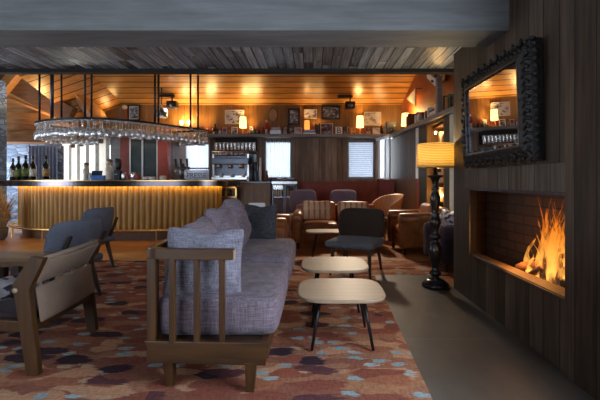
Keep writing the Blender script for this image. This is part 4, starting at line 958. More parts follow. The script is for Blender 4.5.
# ---- side shelf objects
def sidepos(Y, off=.06): return (SX(Y)+off, Y, ZS)
cols = ['red_book', 'cream', 'orange_box', 'black', 'green_book', 'white', 'wood_frame', 'blue_book']
names = {'red_book': 'red', 'cream': 'cream', 'orange_box': 'orange', 'black': 'black', 'green_book': 'green', 'white': 'white', 'wood_frame': 'brown', 'blue_book': 'blue'}
t = thing('table_lamp', 'warm glowing lamp at the back end of the side shelf', 'lamp', (SX(8.55)+.08, 8.55, ZS))
MB().lathe([(.05, 0), (.05, .015), (.015, .03), (.02, .12), (0, .12)], n=14).build('base', M['brass'], t); MB().lathe([(.10, .10), (.08, .38), (.078, .38), (.098, .10)], n=18).build('lamp_shade', M['shade_warm'], t); MB().ell((0, 0, .2), (.025, .025, .03)).build('bulb', M['bulb'], t)
point('table_lamp_light', (SX(8.55)+.08, 8.55, ZS+.42), 18, WARM, .04)
seq = [(8.15, .24, 'black'), (8.05, .28, 'wood_frame'), (7.62, .18, 'cream'), (7.52, .22, 'red_book'), (7.05, .16, 'wood_frame'), (6.95, .20, 'white'), (6.25, .26, 'black'), (6.17, .22, 'orange_box'), (6.09, .25, 'green_book'), (6.01, .20, 'black')]
for i, (Y, hh, cm) in enumerate(seq):
    x, y, z = sidepos(Y); lab = '%s upright book, %s from the back lamp on the side shelf' % (names[cm], ('first', 'second', 'third', 'fourth', 'fifth', 'sixth', 'seventh', 'eighth', 'ninth', 'tenth')[i])
    book(x, y, z, .18, .05, hh, M[cm], lab, 'upright books on the side shelf')
for i, (Y, hh, lab) in enumerate(((7.82, .22, 'tilted amber framed photo on the side shelf behind the cream book'), (7.3, .20, 'small framed photo on the side shelf before the red book'), (6.75, .25, 'dusky framed photo near the grey post on the side shelf'))):
    t = thing('small_framed_photo', lab, 'picture', (SX(Y)+.10, Y, ZS), -90+12)
    MB().box(-.12, .12, -.01, .01, 0, hh).build('frame', [WF, DF, M['white']][i], t); MB().box(-.10, .10, -.014, .0, .02, hh-.02).build('print', [PH['warm'], PH['pale'], PH['dusk']][i], t)
for i, (Y, r, lab, mm) in enumerate(((7.45, .06, 'round pale bowl on the side shelf', 'cream'), (6.5, .08, 'grey tin box like pot on the side shelf right of the grey post', 'silver'), (5.85, .07, 'dark pot at the near end of the side shelf', 'black'))):
    tagm(MB().lathe([(r*.6, 0), (r, .06), (r*.9, .14), (r*.5, .18), (0, .18)], n=14), 'pot', M[mm], lab, 'ornament').location = (SX(Y)-.0, Y-.02, ZS)
for i in range(3):
    x, y, z = sidepos(5.95+.0, .02); book(SX(6.55)+.02, 6.62, ZS+.035*i, .2, .28, .034, M[('silver', 'white', 'black')[i]], ('grey flat book at the bottom of the flat stack on the side shelf', 'white flat book in the middle of the flat stack on the side shelf', 'black flat book on top of the flat stack on the side shelf')[i], 'flat books on the side shelf', rz=4)
# grey post and white ski, pennant, wall pictures on the rust wall
tagm(MB().box(-.04, .04, -.05, .05, 0, .62), 'shelf_post', M['grey_trim'], 'grey wooden post standing on the side shelf', 'post').location = (SX(6.5)-.03, 6.42, ZS)
xs_ = SX(6.3)+.02
t = thing('white_ski', 'short white board leaning diagonally above the side shelf', 'ski', (SX(6.6)+.17, 6.6, 3.0))
A = Vector((PX(427.5, 7.0), 7.0, PZ(74.5, 7.0)))-t.location; B = Vector((PX(440, 6.45), 6.45, PZ(87, 6.45)))-t.location
MB().bar(A, B, .13, .03, up=(1, 0, .2)).build('board', M['white'], t, bevel=.01); MB().bar(A*.5+B*.5+Vector((-.025, 0, 0)), A*.4+B*.6+Vector((-.025, 0, 0)), .05, .03).build('binding', M['dark_steel'], t)
Y = 8.3; t = thing('pennant', 'pale triangular pennant on the rust wall above the warm lamp', 'pennant', (SX(Y)+.255, Y, 3.0))
pts = [(PX(415.8, 8.0), 8.0, PZ(87.5, 8.0)), (PX(415.8, 8.0), 8.0, PZ(106, 8.0)), (PX(406.5, 8.9), 8.9, PZ(99, 8.9))]
MB().extr([Vector(p)-t.location for p in pts], (.012, .0, 0)).build('cloth', M['cream'], t); MB().bar(Vector(pts[0])-t.location, Vector(pts[1])-t.location, .02, .02).bar(Vector(pts[0])-t.location+Vector((0, 0, -.02)), Vector(pts[0])-t.location+Vector((.13, 0, -.02)), .02, .02).build('pole', M['wood_frame'], t)
for i, (ya, yb, za, zb, pm, fm, lab) in enumerate(((7.45, 7.25, 3.05, 3.35, 'mono', DF, 'narrow dark photo on the rust wall left of the white board'), (7.15, 6.75, 2.95, 3.3, 'pale', WF, 'brown framed portrait on the rust wall under the white board'), (6.2, 5.9, 2.75, 3.0, 'dusk', M['red_book'], 'red framed photo on the rust wall right of the grey post'), (5.8, 5.4, 2.62, 2.95, 'warm', DF, 'amber photo on the rust wall at the near end of the side shelf'))):
    ym = (ya+yb)/2; t = thing('framed_photo', lab, 'picture', (SX(ym)+.262, ym, za), -90-4.3); hw_ = (ya-yb)/2
    MB().box(-hw_, hw_, -.02, .0, 0, zb-za).build('frame', fm, t); MB().box(-hw_+.03, hw_-.03, -.024, 0, .03, zb-za-.03).build('print', PH[pm], t)
# niche bookcase: shelves with glowing things
t = thing('niche_bookcase', 'orange lit bookcase in the niche behind the floor lamp', 'bookcase', (SX(6.7)+.17, 6.69, .35), -90-4.3)
for k in range(6): MB().box(-.355, .355, -.12, .14, k*.33+.10, k*.33+.12).build('shelf', M['wood_frame'], t)
NB = t; nb = [(.12, 'orange_box', 'orange upright box'), (-.12, 'cream', 'pale upright box')]
for k in range(5):
    for j, (u, cm, lab) in enumerate(nb):
        th_ = math.radians(-94.3); hh = .18+.03*((k+j) % 3)
        x = t.location.x+u*math.cos(th_); y = t.location.y+u*math.sin(th_)
        b = thing('file_box', lab+(' on the %s shelf of the lit niche' % ('lowest', 'second lowest', 'middle', 'second highest', 'highest')[k]), 'box', (x, y, .35+k*.33+.12), -94.3, 'boxes in the lit niche')
        MB().box(-.085, .085, -.06, .06, 0, hh).build('body', M[cm], b, bevel=.004); MB().box(-.05, .05, -.064, -.05, hh*.3, hh*.7).build('label', PH['warm'], b)
for z in (.9, 1.5, 2.0):
    MB().ell((0, -.15, z-.35), (.02, .02, .03), 8).build('bulb', M['bulb'], NB); point('niche_light', (SX(6.7)+.06, 6.68, z), 2.2, WARM, .03)

# ================================================================== SOFA (world X -.92..-.2, Y 2.08..4.2)
t = thing('sofa', 'long mauve grey sofa with an open slatted stained oak frame', 'sofa', (-.57, 3.1, 0))
BX = lambda *a: MB().box(*a)
# base frame, slightly flared, near panel from Y 2.06
b = MB()
b.add([(-.92, 2.10, .268), (-.235, 2.07, .268), (-.255, 2.07, .148), (-.87, 2.10, .148), (-.92, 2.14, .268), (-.235, 2.11, .268), (-.255, 2.11, .148), (-.87, 2.14, .148)], [(0,3,2,1), (4,5,6,7), (0,1,5,4), (1,2,6,5), (2,3,7,6), (3,0,4,7)], False)
b.build('end_rail', M['oak_x'], t, .004, True)
b = MB(); b.box(-.92, -.88, 2.14, 4.24, .15, .268); b.build('side_rail', M['oak_x'], t, .004, True)
b = MB(); b.box(-.285, -.245, 2.11, 4.24, .17, .268); b.build('side_rail', M['oak_x'], t, .004, True)
MB().box(-.90, -.25, 4.20, 4.24, .15, .268).build('end_rail', M['oak_x'], t, .004, True)
MB().box(-.89, -.26, 2.12, 4.2, .225, .262).build('platform', M['walnut'], t, 0, True)
for x, y in ((-.805, 2.135), (-.335, 2.075), (-.80, 4.1), (-.34, 4.1)):
    MB().bar((x, y+.025, .16), (x+(.012 if x < -.5 else -.006), y+.025, .0), .062, .055, up=(0, 1, 0), taper=.72).build('leg', M['oak'], t, .003, True)
# arm rail: near end, round the corner into the back rail
P = [(-.455, 2.10, .74), (-.62, 2.105, .74), (-.80, 2.115, .74), (-.87, 2.13, .74), (-.905, 2.18, .74), (-.915, 2.26, .74), (-.915, 2.6, .74), (-.915, 3.4, .74), (-.915, 4.2, .74)]
P = catmull([(-.43, 2.10, .74)]+P[1:], 5); m = MB(); vs = []
for i, p in enumerate(P):
    tt = (P[min(i+1, len(P)-1)]-P[max(i-1, 0)]).normalized(); nn = Vector((tt.y, -tt.x, 0))
    for a, z in ((-.024, .712), (.024, .712), (.024, .770), (-.024, .770)): vs.append((p.x+nn.x*a, p.y+nn.y*a, z))
N = len(P); m.add(vs, [(i*4+k, i*4+(k+1) % 4, (i+1)*4+(k+1) % 4, (i+1)*4+k) for i in range(N-1) for k in range(4)]+[(0,1,2,3), (4*N-1, 4*N-2, 4*N-3, 4*N-4)], False)
m.build('arm_rail', M['oak_x'], t, .004, True)
MB().box(-.430, -.424, 2.08, 2.12, .716, .766).build('rail_end', M['pale_wood'], t, .002, True)
MB().bar((-.885, 2.135, .15), (-.885, 2.135, .72), .05, .05).build('post', M['oak'], t, .004, True)
for x in (-.765, -.632, -.495): MB().bar((x, 2.105, .25), (x, 2.105, .72), .034, .03).build('slat', M['oak'], t, .003, True)
for k in range(12): MB().bar((-.908, 2.42+.155*k, .25), (-.915, 2.42+.155*k, .72), .034, .03).build('slat', M['oak'], t, .003, True)
# far end
MB().box(-.91, -.40, 4.20, 4.245, .712, .77).build('arm_rail', M['oak_x'], t, .004, True)
for x in (-.88, -.72, -.56, -.42): MB().bar((x, 4.225, .25), (x, 4.225, .72), .034, .03).build('slat', M['oak'], t, .003, True)
# seat cushions
MB().rbox((-.545, 2.63, .374), (.70, .955, .235), .07, bulge=(.02, .0, .09), n=14).build('seat_cushion', M['sofa'], t, world=True, subd=1)
MB().rbox((-.545, 3.67, .400), (.715, 1.03, .25), .07, bulge=(.02, .0, .14), n=14).build('seat_cushion', M['sofa'], t, world=True, subd=1)
# back cushions against the slats (loose top edges)
def back_cushion(y, wd, ht, lean, tk, dz=0, dx=0, rz=0):
    R = rot(0, 0, rz) @ rot(0, 0, 90) @ rot(lean, 0, 0)
    return MB().pad((-.765+dx, y, .50+ht/2-.01+dz), wd, ht, tk, R, n=9, pinch=.06, power=2.6, N=22, dip=.07, ex=.55, crease=.08)
for y, wd, ht, dz, rz in ((2.60, .66, .42, -.02, 6), (3.17, .58, .47, -.02, -3), (3.70, .54, .51, -.01, 4)):
    back_cushion(y, wd, ht, -14, .24, dz, 0.02, rz).build('back_cushion', M['sofa'], t, world=True, subd=1)
# loose pillows resting on the sofa
def pillow(name, label, loc, wd, ht, tk, R, mat, group=None, pinch=.075, power=2.4, dip=.09):
    t = thing(name, label, 'pillow', loc, 0, group); t['label'] = label
    MB().pad((0, 0, ht/2), wd, ht, tk, None, n=12, pinch=pinch, power=power, N=24, dip=dip, ex=.62, crease=.09).build('cover', mat, t, subd=1)
    t.rotation_euler = R.to_euler() if hasattr(R, 'to_euler') else R
    return t
pillow('throw_pillow', 'big blue grey pillow leaning behind the slatted near end of the sofa', (-.64, 2.225, .462), .46, .41, .17, rot(0, 2, 5) @ rot(-9), M['pillow_blue'])
pillow('throw_pillow', 'dark slate square pillow leaning against the far end of the sofa', (-.565, 4.02, .485), .37, .42, .16, rot(0, 0, -5) @ rot(-12), M['pillow_slate'])
t = thing('white_magazine', 'pale folded magazine peeking up behind the slate pillow', 'magazine', (-.62, 4.235, .772), 10)
MB().box(-.09, .09, -.012, .012, 0, .12).build('cover', M['white'], t); MB().box(-.08, .08, .012, .02, 0, .125).build('pages', M['cream'], t)

# ================================================================== SMALL TABLES
def squircle(a, b, n=3.6, N=48):
    out = []
    for k in range(N):
        g = 2*math.pi*k/N; c, s = math.cos(g), math.sin(g)
        out.append((a*sgn(c)*abs(c)**(2/n), b*sgn(s)*abs(s)**(2/n)))
    return out
def coffee_table(label, x, y, z, a, b, lx, ly, rz=0):
    t = thing('coffee_table', label, 'table', (x, y, 0), rz, 'pale topped coffee tables')
    MB().prism(squircle(a, b), z-.024, z).build('table_top', M['pale_wood'], t, .007)
    m = MB(); m.bar((-lx*.75, -ly*.7, z-.033), (lx*.75, ly*.7, z-.033), .04, .018); m.bar((-lx*.75, ly*.7, z-.033), (lx*.75, -ly*.7, z-.033), .04, .018); m.build('frame', M['black_metal'], t)
    for i, j in ((-1, -1), (1, -1), (1, 1), (-1, 1)):
        MB().cyl((i*lx*.72, j*ly*.68, z-.025), (i*lx, j*ly, .010), .014, .010, 10).build('leg', M['black_metal'], t)
    return t
coffee_table('nearer pale oak coffee table with rounded corners and black legs', .197, 2.735, .368, .305, .285, .205, .205)
coffee_table('pale oak coffee table behind the nearer one, beside the sofa', .195, 3.47, .39, .30, .30, .20, .21)
t = coffee_table('pale topped low table before the brown leather sofa', .25, 5.75, .40, .36, .20, .26, .15); t['group'] = 'pale topped coffee tables'

# ================================================================== PADDED CHAIRS
def padded_chair(label, x, y, rz, seat_m, back_m, wd=.60, bh=.36, zs=.43, dp=.58, group=None, top=.78):
    t = thing('lounge_chair', label, 'chair', (x, y, 0), rz, group)
    MB().rbox((0, -.02, zs-.035), (wd, dp, .085), .04, bulge=(.03, .03, .12), n=12).build('seat', seat_m, t, subd=1)
    R = rot(-13, 0, 0)
    zc = top-bh/2
    MB().pad((0, dp/2-.06+.045, zc), wd, bh, .075, R, n=4.2, bend=-.09*4/(wd*wd)*.25*wd*wd, power=8, N=16).build('backrest', back_m, t, subd=1)
    for sx in (-1, 1):
        MB().bar((sx*wd*.36, -dp*.36, zs-.07), (sx*wd*.40, -dp*.42, .0), .042, .042, up=(0, 1, 0), taper=.6).build('leg', M['walnut'], t, .004)
        MB().bar((sx*wd*.36, dp*.30, zs-.07), (sx*wd*.40, dp*.46, .0), .042, .042, up=(0, 1, 0), taper=.6).build('leg', M['walnut'], t, .004)
        MB().bar((sx*wd*.34, dp*.34, zs-.09), (sx*wd*.34, dp/2+.062, zc+bh*.18), .04, .030, up=(0, 1, 0), taper=.8).build('back_post', M['walnut'], t, .006)
        MB().cyl((sx*wd*.34, dp*.33, zs-.02), (sx*wd*.34, dp*.26, zs-.02), .010).build('stud', M['brass'], t)
    m = MB(); m.bar((-wd*.37, -dp*.36, zs-.085), (wd*.37, -dp*.36, zs-.085), .03, .045); m.bar((-wd*.37, dp*.32, zs-.085), (wd*.37, dp*.32, zs-.085), .03, .045)
    for sx in (-1, 1): m.bar((sx*wd*.365, -dp*.36, zs-.085), (sx*wd*.365, dp*.32, zs-.085), .03, .045)
    m.build('seat_frame', M['mid_wood'], t, .003)
    return t
padded_chair('dark brown backed chair with a slate seat behind the pale coffee tables', .54, 4.74, -24, M['chair_seat'], M['chair_brown'], .62, .42, .415, .60, top=.785)
padded_chair('blue grey chair seen from behind with two dark back posts', -2.42, 3.58, -100, M['chair_blue'], M['chair_blue'], .62, .42, .42, .58, 'blue grey padded chairs', top=.79)
padded_chair('blue grey chair farther back near the bar front', -2.93, 4.88, -104, M['chair_blue'], M['chair_blue'], .50, .44, .42, .56, 'blue grey padded chairs', top=.81)
padded_chair('purple grey chair behind the left striped cushion', -.20, 7.95, 4, M['chair_purple'], M['chair_purple'], .58, .50, .46, .58, 'purple grey chairs', top=.97)
padded_chair('purple grey chair behind the right striped cushion', .64, 7.95, -4, M['chair_purple'], M['chair_purple'], .58, .50, .46, .58, 'purple grey chairs', top=.97)

# ================================================================== LEATHER SEATING
def leather(name, label, cat, x, y, rz, wd, dp, seats=1, back=.74, arm=.60, sz=.42):
    t = thing(name, label, cat, (x, y, 0), rz); LM = M['leather']
    MB().rbox((0, .02, .20), (wd-.08, dp-.08, .22), .04, n=8).build('base', LM, t, subd=1)
    aw = .17
    for s in (-1, 1):
        m = MB().rbox((s*(wd/2-aw/2), -.02, .33), (aw-.02, dp-.04, .46), .05, n=8)
        m.build('arm', LM, t, subd=1)
        ar = MB().tube([(s*(wd/2-aw/2), -dp/2+.0, arm-.085), (s*(wd/2-aw/2), -dp/2+.02, arm-.085), (s*(wd/2-aw/2), dp*.2, arm-.08), (s*(wd/2-aw/2), dp/2-.08, arm-.06)], [.06, .095, .10, .095], 14)
        ar.build('arm_roll', LM, t)
    iw = (wd-2*aw)/seats
    for k in range(seats):
        xc = -wd/2+aw+iw*(k+.5)
        MB().rbox((xc, -.05, sz-.06), (iw-.01, dp-.22, .16), .055, bulge=(0, .05, .18), n=10).build('seat_cushion', LM, t, subd=1)
        MB().rbox((xc, dp/2-.20, sz+.17), (iw-.01, .18, back-sz+.04), .07, rot(-10), bulge=(0, .2, .05), n=10).build('back_cushion', LM, t, subd=1)
    MB().rbox((0, dp/2-.07, back/2+.06), (wd-.06, .14, back-.16), .06, rot(-4), n=8).build('back', LM, t, subd=1)
    for i in (-1, 1):
        for j in (-1, 1): MB().bar((i*(wd/2-.10), j*(dp/2-.09), .10), (i*(wd/2-.10), j*(dp/2-.09), 0), .05, .05, up=(0, 1, 0), taper=.7).build('leg', M['walnut'], t)
    return t
leather('leather_sofa', 'brown leather sofa with two striped cushions before the red dado', 'sofa', .43, 6.78, 0, 1.56, .86, 2, .74, .60)
leather('leather_armchair', 'brown leather armchair beside the far end of the grey sofa', 'armchair', -.80, 5.93, 88, .80, .84, 1, .70, .60)
leather('leather_armchair', 'brown leather armchair beside the floor lamp', 'armchair', 1.70, 6.25, -86, .80, .78, 1, .76, .64)
pillow('striped_cushion', 'striped tan cushion at the left on the leather sofa', (.07, 6.58, .48), .50, .34, .13, rot(0, 0, 3) @ rot(-14), M['stripe'], 'striped cushions on the leather sofa', .04, dip=.03)
pillow('striped_cushion', 'striped tan cushion at the right on the leather sofa', (.70, 6.58, .47), .50, .33, .13, rot(0, 1, -3) @ rot(-14), M['stripe'], 'striped cushions on the leather sofa', .04, dip=.03)
t = leather('dark_armchair', 'dark plum armchair half hidden behind the floor lamp', 'armchair', 1.86, 5.02, -84, .66, .60, 1, .72, .56)
for o in t.children: o.data.materials[0] = M['plum'] if o.name.split('.')[0] != 'leg' else M['walnut']
pillow('patterned_cushion', 'black and white patterned cushion on the dark plum armchair', (1.74, 4.98, .46), .36, .32, .11, rot(0, 0, -70) @ rot(-16), M['throw_pat'])
# tub chair in bent plywood
t = thing('tub_chair', 'bent tan plywood chair right of the leather sofa', 'chair', (1.42, 7.35, 0), -62)
vs = []; NU, NV = 20, 8
for side in (0, 1):
    for i in range(NU+1):
        a = math.radians(-115+230*i/NU); tt = abs(2*i/NU-1)
        for j in range(NV+1):
            v = j/NV; r = .24+.085*v-side*.018; ht = .40+(.90-.40-.20*tt**2.2)*v
            vs.append((r*math.sin(a), r*math.cos(a)*1.0, ht))
g = (NU+1)*(NV+1); fs = []
for i in range(NU):
    for j in range(NV):
        k = i*(NV+1)+j; fs += [(k, k+NV+1, k+NV+2, k+1), (k+g, k+1+g, k+NV+2+g, k+NV+1+g)]
for i in range(NU):
    for j in (0, NV): k = i*(NV+1)+j; fs.append((k, k+g, k+NV+1+g, k+NV+1))
for j in range(NV):
    for i in (0, NU): k = i*(NV+1)+j; fs.append((k, k+1, k+1+g, k+g))
MB().add(vs, fs).build('shell', M['tan_ply'], t)
MB().rbox((0, -.02, .42), (.46, .48, .07), .03, bulge=(0, 0, .15), n=10).build('seat', M['plum'], t, subd=1)
for i in (-1, 1):
    for j in (-1, 1): MB().cyl((i*.15, j*.14, .40), (i*.22, j*.22, 0), .016, .011, 10).build('leg', M['walnut'], t)

# ================================================================== SLING CHAIR AND TABLE AT LEFT
t = thing('sling_chair', 'oak armchair with a beige canvas sling back in the left foreground', 'armchair', (-1.95, 2.58, 0))
OK = M['oak']
for y, dx in ((2.235, 0), (2.905, -.045)):
    J = Vector((-1.70+dx, y, .52)); T = Vector((-1.615+dx, y, .685)); Bp = Vector((-1.645+dx, y, 0))
    prof = [(-.055, 0), (.055, 0)]
    # one leg: kinked board 4 cm thick
    pts = [Bp+Vector((-.028, 0, 0)), Bp+Vector((.042, 0, 0)), J+Vector((.042, 0, -.02)), T+Vector((.045, 0, 0)), T+Vector((-.035, 0, .012)), J+Vector((-.055, 0, .015))]
    MB().extr([p+Vector((0, -.02, 0)) for p in pts], (0, .042, 0)).build('leg', OK, t, .004, True)
    F0 = Vector((-2.32+dx, y, 0)); F1 = Vector((-2.35+dx, y, .345))
    MB().bar(F0, F1, .045, .07, up=(1, 0, 0)).build('leg', OK, t, .004, True)
    MB().bar(F0+Vector((-.03, 0, .315)), Bp+Vector((-.01, 0, .285)), .035, .065).build('side_rail', OK, t, .004, True)
    MB().cyl((-1.735+dx, y-.022, .50), (-1.735+dx, y-.028, .50), .016).build('peg', M['pale_wood'], t, world=True)
MB().bar((-2.33, 2.24, .30), (-2.37, 2.90, .30), .035, .06).build('cross_rail', OK, t, .004, True)
MB().bar((-1.66, 2.24, .27), (-1.70, 2.90, .27), .03, .05).build('cross_rail', OK, t, .004, True)
def strip(P0, P1, D0, D1, N=8, th=.012):
    """canvas panel between two edges, with a slight sag"""
    vs = []; M_ = 10
    for s in (0, 1):
        for i in range(N+1):
            for j in range(M_+1):
                u, v = i/N, j/M_; p = P0.lerp(P1, u); d = D0.lerp(D1, u); q = p.lerp(d, v)
                q = q+Vector((.028*math.sin(math.pi*u)*math.sin(math.pi*v)+s*th, 0, -.006*math.sin(math.pi*u))); vs.append(q)
    g = (N+1)*(M_+1); fs = []
    for i in range(N):
        for j in range(M_):
            k = i*(M_+1)+j; fs += [(k, k+M_+1, k+M_+2, k+1), (k+g, k+1+g, k+M_+2+g, k+M_+1+g)]
    for i in range(N):
        for j in (0, M_): k = i*(M_+1)+j; fs.append((k, k+g, k+M_+1+g, k+M_+1))
    for j in range(M_):
        for i in (0, N): k = i*(M_+1)+j; fs.append((k, k+1, k+1+g, k+g))
    return MB().add(vs, fs)
V = Vector
strip(V((-1.585, 2.262, .672)), V((-1.632, 2.885, .672)), V((-1.668, 2.262, .525)), V((-1.712, 2.885, .525))).build('canvas_back', M['canvas'], t, world=True)
strip(V((-1.655, 2.262, .505)), V((-1.700, 2.885, .505)), V((-1.625, 2.262, .30)), V((-1.668, 2.885, .30))).build('canvas_sling', M['canvas'], t, world=True)
MB().tube([(-1.60, 2.25, .676), (-1.645, 2.89, .676)], .016, 8).build('back_rod', M['canvas'], t, world=True)
for k in range(4):
    y = 2.30+.18*k; MB().box(-1.672-.045*k/4, -1.655-.045*k/4, y, y+.022, .49, .54).build('strap', M['canvas'], t, 0, True)
MB().rbox((-2.02, 2.57, .325), (.60, .58, .08), .04, rot(0, 5, 0), bulge=(0, 0, .15), n=10).build('seat_cushion', M['plum'], t, world=True, subd=1)
pillow('patterned_pillow', 'black and white patterned pillow on the canvas armchair', (-2.00, 2.44, .36), .32, .17, .11, rot(0, 0, 60) @ rot(-25), M['throw_pat'])
t = thing('side_table', 'brown wooden table at the left edge beside the blue grey chair', 'table', (-2.75, 3.09, 0))
MB().box(-.72, .62, -.13, .13, .508, .54).build('table_top', M['table_wood'], t, .004)
MB().box(-.62, .50, -.09, .09, .46, .508).build('apron', M['mid_wood'], t)
for x in (-.58, .16, .42):
    for y in (-.09, .09): MB().bar((x, y, .47), (x, y, 0), .05, .05, up=(0, 1, 0), taper=.8).build('leg', M['walnut'], t)

# ================================================================== FLOOR LAMP
t = thing('floor_lamp', 'tall black turned floor lamp with a glowing yellow drum shade', 'floor lamp', (1.325, 4.12, .0))
prof = [(0, 0), (.13, 0), (.145, .015), (.14, .045), (.115, .06), (.105, .075), (.075, .09), (.045, .10), (.035, .12), (.06, .14), (.066, .16), (.045, .18), (.032, .20), (.036, .23), (.062, .30), (.074, .38), (.068, .44), (.045, .49), (.03, .51), (.052, .53), (.058, .55), (.04, .575), (.030, .60), (.05, .66), (.066, .71), (.05, .75), (.034, .77), (.05, .79), (.03, .81), (.034, .84), (.050, .92), (.056, .97), (.04, 1.02), (.026, 1.05), (.046, 1.07), (.026, 1.09), (.03, 1.13), (.05, 1.18), (.085, 1.20), (.085, 1.212), (.02, 1.22), (.016, 1.30), (0, 1.30)]
MB().lathe([(0, 0), (.13, 0), (.145, .015), (.14, .045), (.115, .06), (.105, .075), (.075, .09), (.0, .1)], n=28).build('base', M['black_gloss'], t)
MB().lathe([(0, .085)]+prof[6:], n=28).build('column', M['black_gloss'], t)
m = MB(); R0 = .195
m.lathe([(R0, 1.295), (R0*.985, 1.55), (R0*.985-.003, 1.55), (R0-.003, 1.295), (R0, 1.295)], n=48); m.build('lamp_shade', M['lamp_shade'], t)
MB().lathe([(R0+.002, 1.293), (R0+.002, 1.303)], n=48).build('shade_trim', M['brass'], t); MB().tube([(.0, 0, 1.30), (0, 0, 1.40)], .012, 8).build('bulb_holder', M['brass'], t)
MB().ell((0, 0, 1.44), (.03, .03, .042), 12).build('bulb', emis('lit_lamp_bulb', (1, .72, .36), 30), t)
m = MB()
for k in range(3): a = 2*math.pi*k/3; m.bar((0, 0, 1.315), (R0*.99*math.cos(a), R0*.99*math.sin(a), 1.315), .006, .006)
m.build('shade_ring', M['brass'], t)
point('floor_lamp_light', (1.325, 4.12, 1.45), 20, (1, .82, .50), .045)

# ================================================================== MIRROR
t = thing('carved_mirror', 'mirror in a wide black carved frame on the dark board wall', 'mirror', (1.5, 3.0, 1.68))
MIR = t
y0, y1, z0, z1 = 2.55, 3.42, 1.39, 1.97
MB().box(1.402, 1.41, y0-.01, y1+.01, z0-.01, z1+.01).build('mirror_glass', M['mirror'], t, 0, True)
bw_ = .105; f = MB()
o_ = [(y0-bw_, z0-bw_), (y1+bw_, z0-bw_), (y1+bw_, z1+bw_), (y0-bw_, z1+bw_)]; i_ = [(y0, z0), (y1, z0), (y1, z1), (y0, z1)]
for k in range(4):
    a, b = o_[k], o_[(k+1) % 4]; c2, d2 = i_[(k+1) % 4], i_[k]
    f.add([(1.499, *a), (1.499, *b), (1.42, *b), (1.42, *a)], [(0,1,2,3)], False)
    f.add([(1.42, *a), (1.42, *b), (1.385, *c2), (1.385, *d2)], [(0,1,2,3)], False)
    f.add([(1.385, *d2), (1.385, *c2), (1.402, *c2), (1.402, *d2)], [(0,1,2,3)], False)
fo = f.build('frame', M['carved'], t, 0, True)
m = MB(); random.seed(3)
def leafrow(p, q, nn):
    p, q = Vector(p), Vector(q); d = (q-p).normalized(); ax = Vector((1, 0, 0)); pr = ax.cross(d)
    for k in range(nn):
        c = p.lerp(q, (k+.5)/nn); s = 1 if k % 2 else -1
        for r in range(2):
            cc = c+pr*(s*.022+(r-.5)*.05)+ax*random.uniform(-.004, .004)
            Rm = Matrix((d, pr, ax)).transposed() @ rot(0, 0, s*38+r*70)
            m.ell(cc, (.032, .013, .016), 8, Rm)
        m.ell(c-pr*s*.035, (.012, .012, .014), 8)
xm = 1.402
leafrow((xm, y0-bw_, z1+bw_*.5), (xm, y1+bw_, z1+bw_*.5), 20); leafrow((xm, y0-bw_, z0-bw_*.5), (xm, y1+bw_, z0-bw_*.5), 20)
leafrow((xm, y0-bw_*.5, z0), (xm, y0-bw_*.5, z1), 12); leafrow((xm, y1+bw_*.5, z0), (xm, y1+bw_*.5, z1), 12)
for k in range(16):
    z = z0-bw_+.03+(z1-z0+2*bw_-.06)*k/15; m.ell((1.455, y0-bw_+.001, z), (.03, .009, .020), 8, rot(0, (-1)**k*35, 0))
for k in range(26):
    y = y0-bw_+(y1-y0+2*bw_)*k/25; m.ell((1.435, y, z1+bw_-.004), (.03, .020, .014), 8)
m.build('carving', M['carved'], t, 0, True)
m = MB(); 
for a, b in (((y0, z0), (y1, z0)), ((y1, z0), (y1, z1)), ((y1, z1), (y0, z1)), ((y0, z1), (y0, z0))): m.bar((1.39, *a), (1.39, *b), .012, .012)
m.build('inner_bead', M['dark_steel'], t, 0, True)

# ================================================================== FIRE
random.seed(11)
fx, fy, fz = 1.74, 2.78, .352
gr = thing('fire_grate', 'dark iron grate under the burning logs', 'grate', (fx, fy, fz))
for k in range(6): MB().bar((-.11+.045*k, -.28, .05), (-.11+.045*k, .28, .05), .014, .014).build('grate_bar', M['black_metal'], gr)
for s in (-1, 1):
    MB().bar((-.12, s*.22, .045), (.12, s*.22, .045), .014, .014).build('crossbar', M['black_metal'], gr)
    for q_ in (-1, 1): MB().bar((q_*.11, s*.22, .05), (q_*.11, s*.22, .0), .014, .014).build('leg', M['black_metal'], gr)
logs = [((-.06, -.30, .09), (.02, .30, .10), .042, 'thick charred log lying at the front of the fire'), ((.07, -.28, .09), (.06, .26, .10), .045, 'thick charred log lying at the back of the fire'),
        ((-.07, .32, .09), (.01, .10, .17), .034, 'short split log poking out at the left of the flames'), ((-.09, -.05, .10), (.04, .14, .26), .022, 'thin stick leaning to the left inside the flames'),
        ((-.10, -.24, .08), (.05, -.02, .30), .020, 'thin stick leaning to the left at the front of the flames'), ((-.08, .12, .08), (.03, -.12, .28), .024, 'thin stick leaning to the right through the flames'),
        ((-.05, -.08, .12), (.06, -.28, .27), .026, 'split stick leaning to the right end of the fire'), ((-.12, .20, .02), (-.08, -.02, .17), .018, 'thin stick propped low at the front left of the fire')]
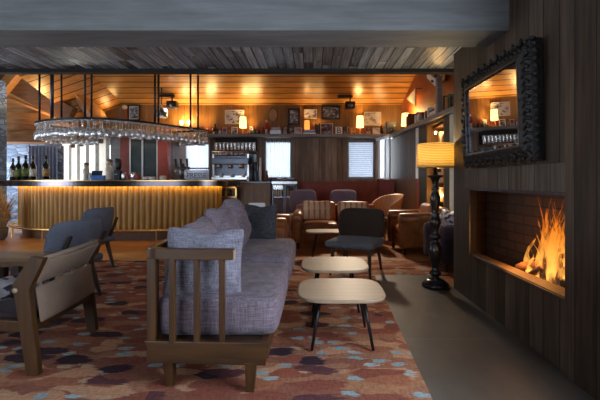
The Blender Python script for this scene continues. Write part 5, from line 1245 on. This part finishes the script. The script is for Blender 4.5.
for i, (a, b, r, lab) in enumerate(logs):
    a, b = Vector(a), Vector(b); mid = (a+b)/2; t = thing('firewood_log', lab, 'log', Vector((fx, fy, fz))+mid, 0, 'logs burning in the fireplace')
    P = [a-mid, (a-mid)*.5+Vector((random.uniform(-.008, .008),)*3), Vector((.005, -.005, .004)), (b-mid)*.5, b-mid]
    MB().tube(P, [r*k for k in (.9, 1.05, 1, 1.04, .92)], 10).build('bark', M['split_wood'] if i in (2, 4, 6) else M['bark'], t); d = (b-a).normalized()
    for e in (a-mid, b-mid): MB().cyl(e-d*.002, e+d*.003*(1 if e == b-mid else -1), r*.8, n=10).build('cut_end', M['split_wood'], t)
t = thing('log_fire', 'tall orange flames rising from the logs in the fireplace', 'fire', (fx, fy, fz))
m = MB()
for k in range(60):
    m.ell((random.uniform(-.09, .09), random.uniform(-.24, .22), random.uniform(.055, .085)), (.022, .028, .014), 6)
tag(m.build('ember', M['ember'], t), kind='stuff')
for k in range(58):
    y = max(-.34, min(.26, random.gauss(-.06, .15))); x = random.uniform(-.08, .08); cen = 1-abs(y+.08)/.26
    hgt = random.uniform(.14, .32)+.56*max(0, cen)*random.uniform(.6, 1); ph = random.uniform(0, 6); N = 14; P = []; rr_ = []; rad = random.uniform(.010, .030)
    for i in range(N+1):
        u = i/N; P.append((x+.02*math.sin(ph+4*u)*u, y+.055*math.sin(ph*1.3+5.5*u)*u**.8-.03*u, .06+hgt*u)); rr_.append(max(.001, rad*(math.sin(math.pi*min(1, u*.9+.16))**.8)*(1-u*.55)*(1+.35*math.sin(ph+13*u))))
    MB().tube(P, rr_, 8).build('flame', M['flame'], t)
point('fire_light', (fx-.10, fy, .66), 4.5, (1, .42, .10), .12)
point('fire_light', (fx-.13, fy+.25, .56), 1.8, (1, .38, .08), .08)

# furniture stands on the rug, not in it
for o in list(COL.objects):
    if o.parent is None and o.get('category') and o.name.split('.')[0] in ('sofa', 'coffee_table', 'lounge_chair', 'sling_chair', 'side_table', 'throw_pillow', 'white_magazine', 'patterned_pillow') and o.location.y < 5.4: o.location.z += .0115
    if o.parent is None and o.get('category') and o.name.split('.')[0] in ('dark_armchair', 'patterned_cushion'): o.location.z += .0115

MIR.rotation_euler = (0, math.radians(-1.7), 0); MIR.location.x = 1.487

for o in COL.objects:
    if o.parent is None and (o.name == 'sofa' or o.name.startswith('throw_pillow') or o.name == 'white_magazine'): o.location.y -= .035
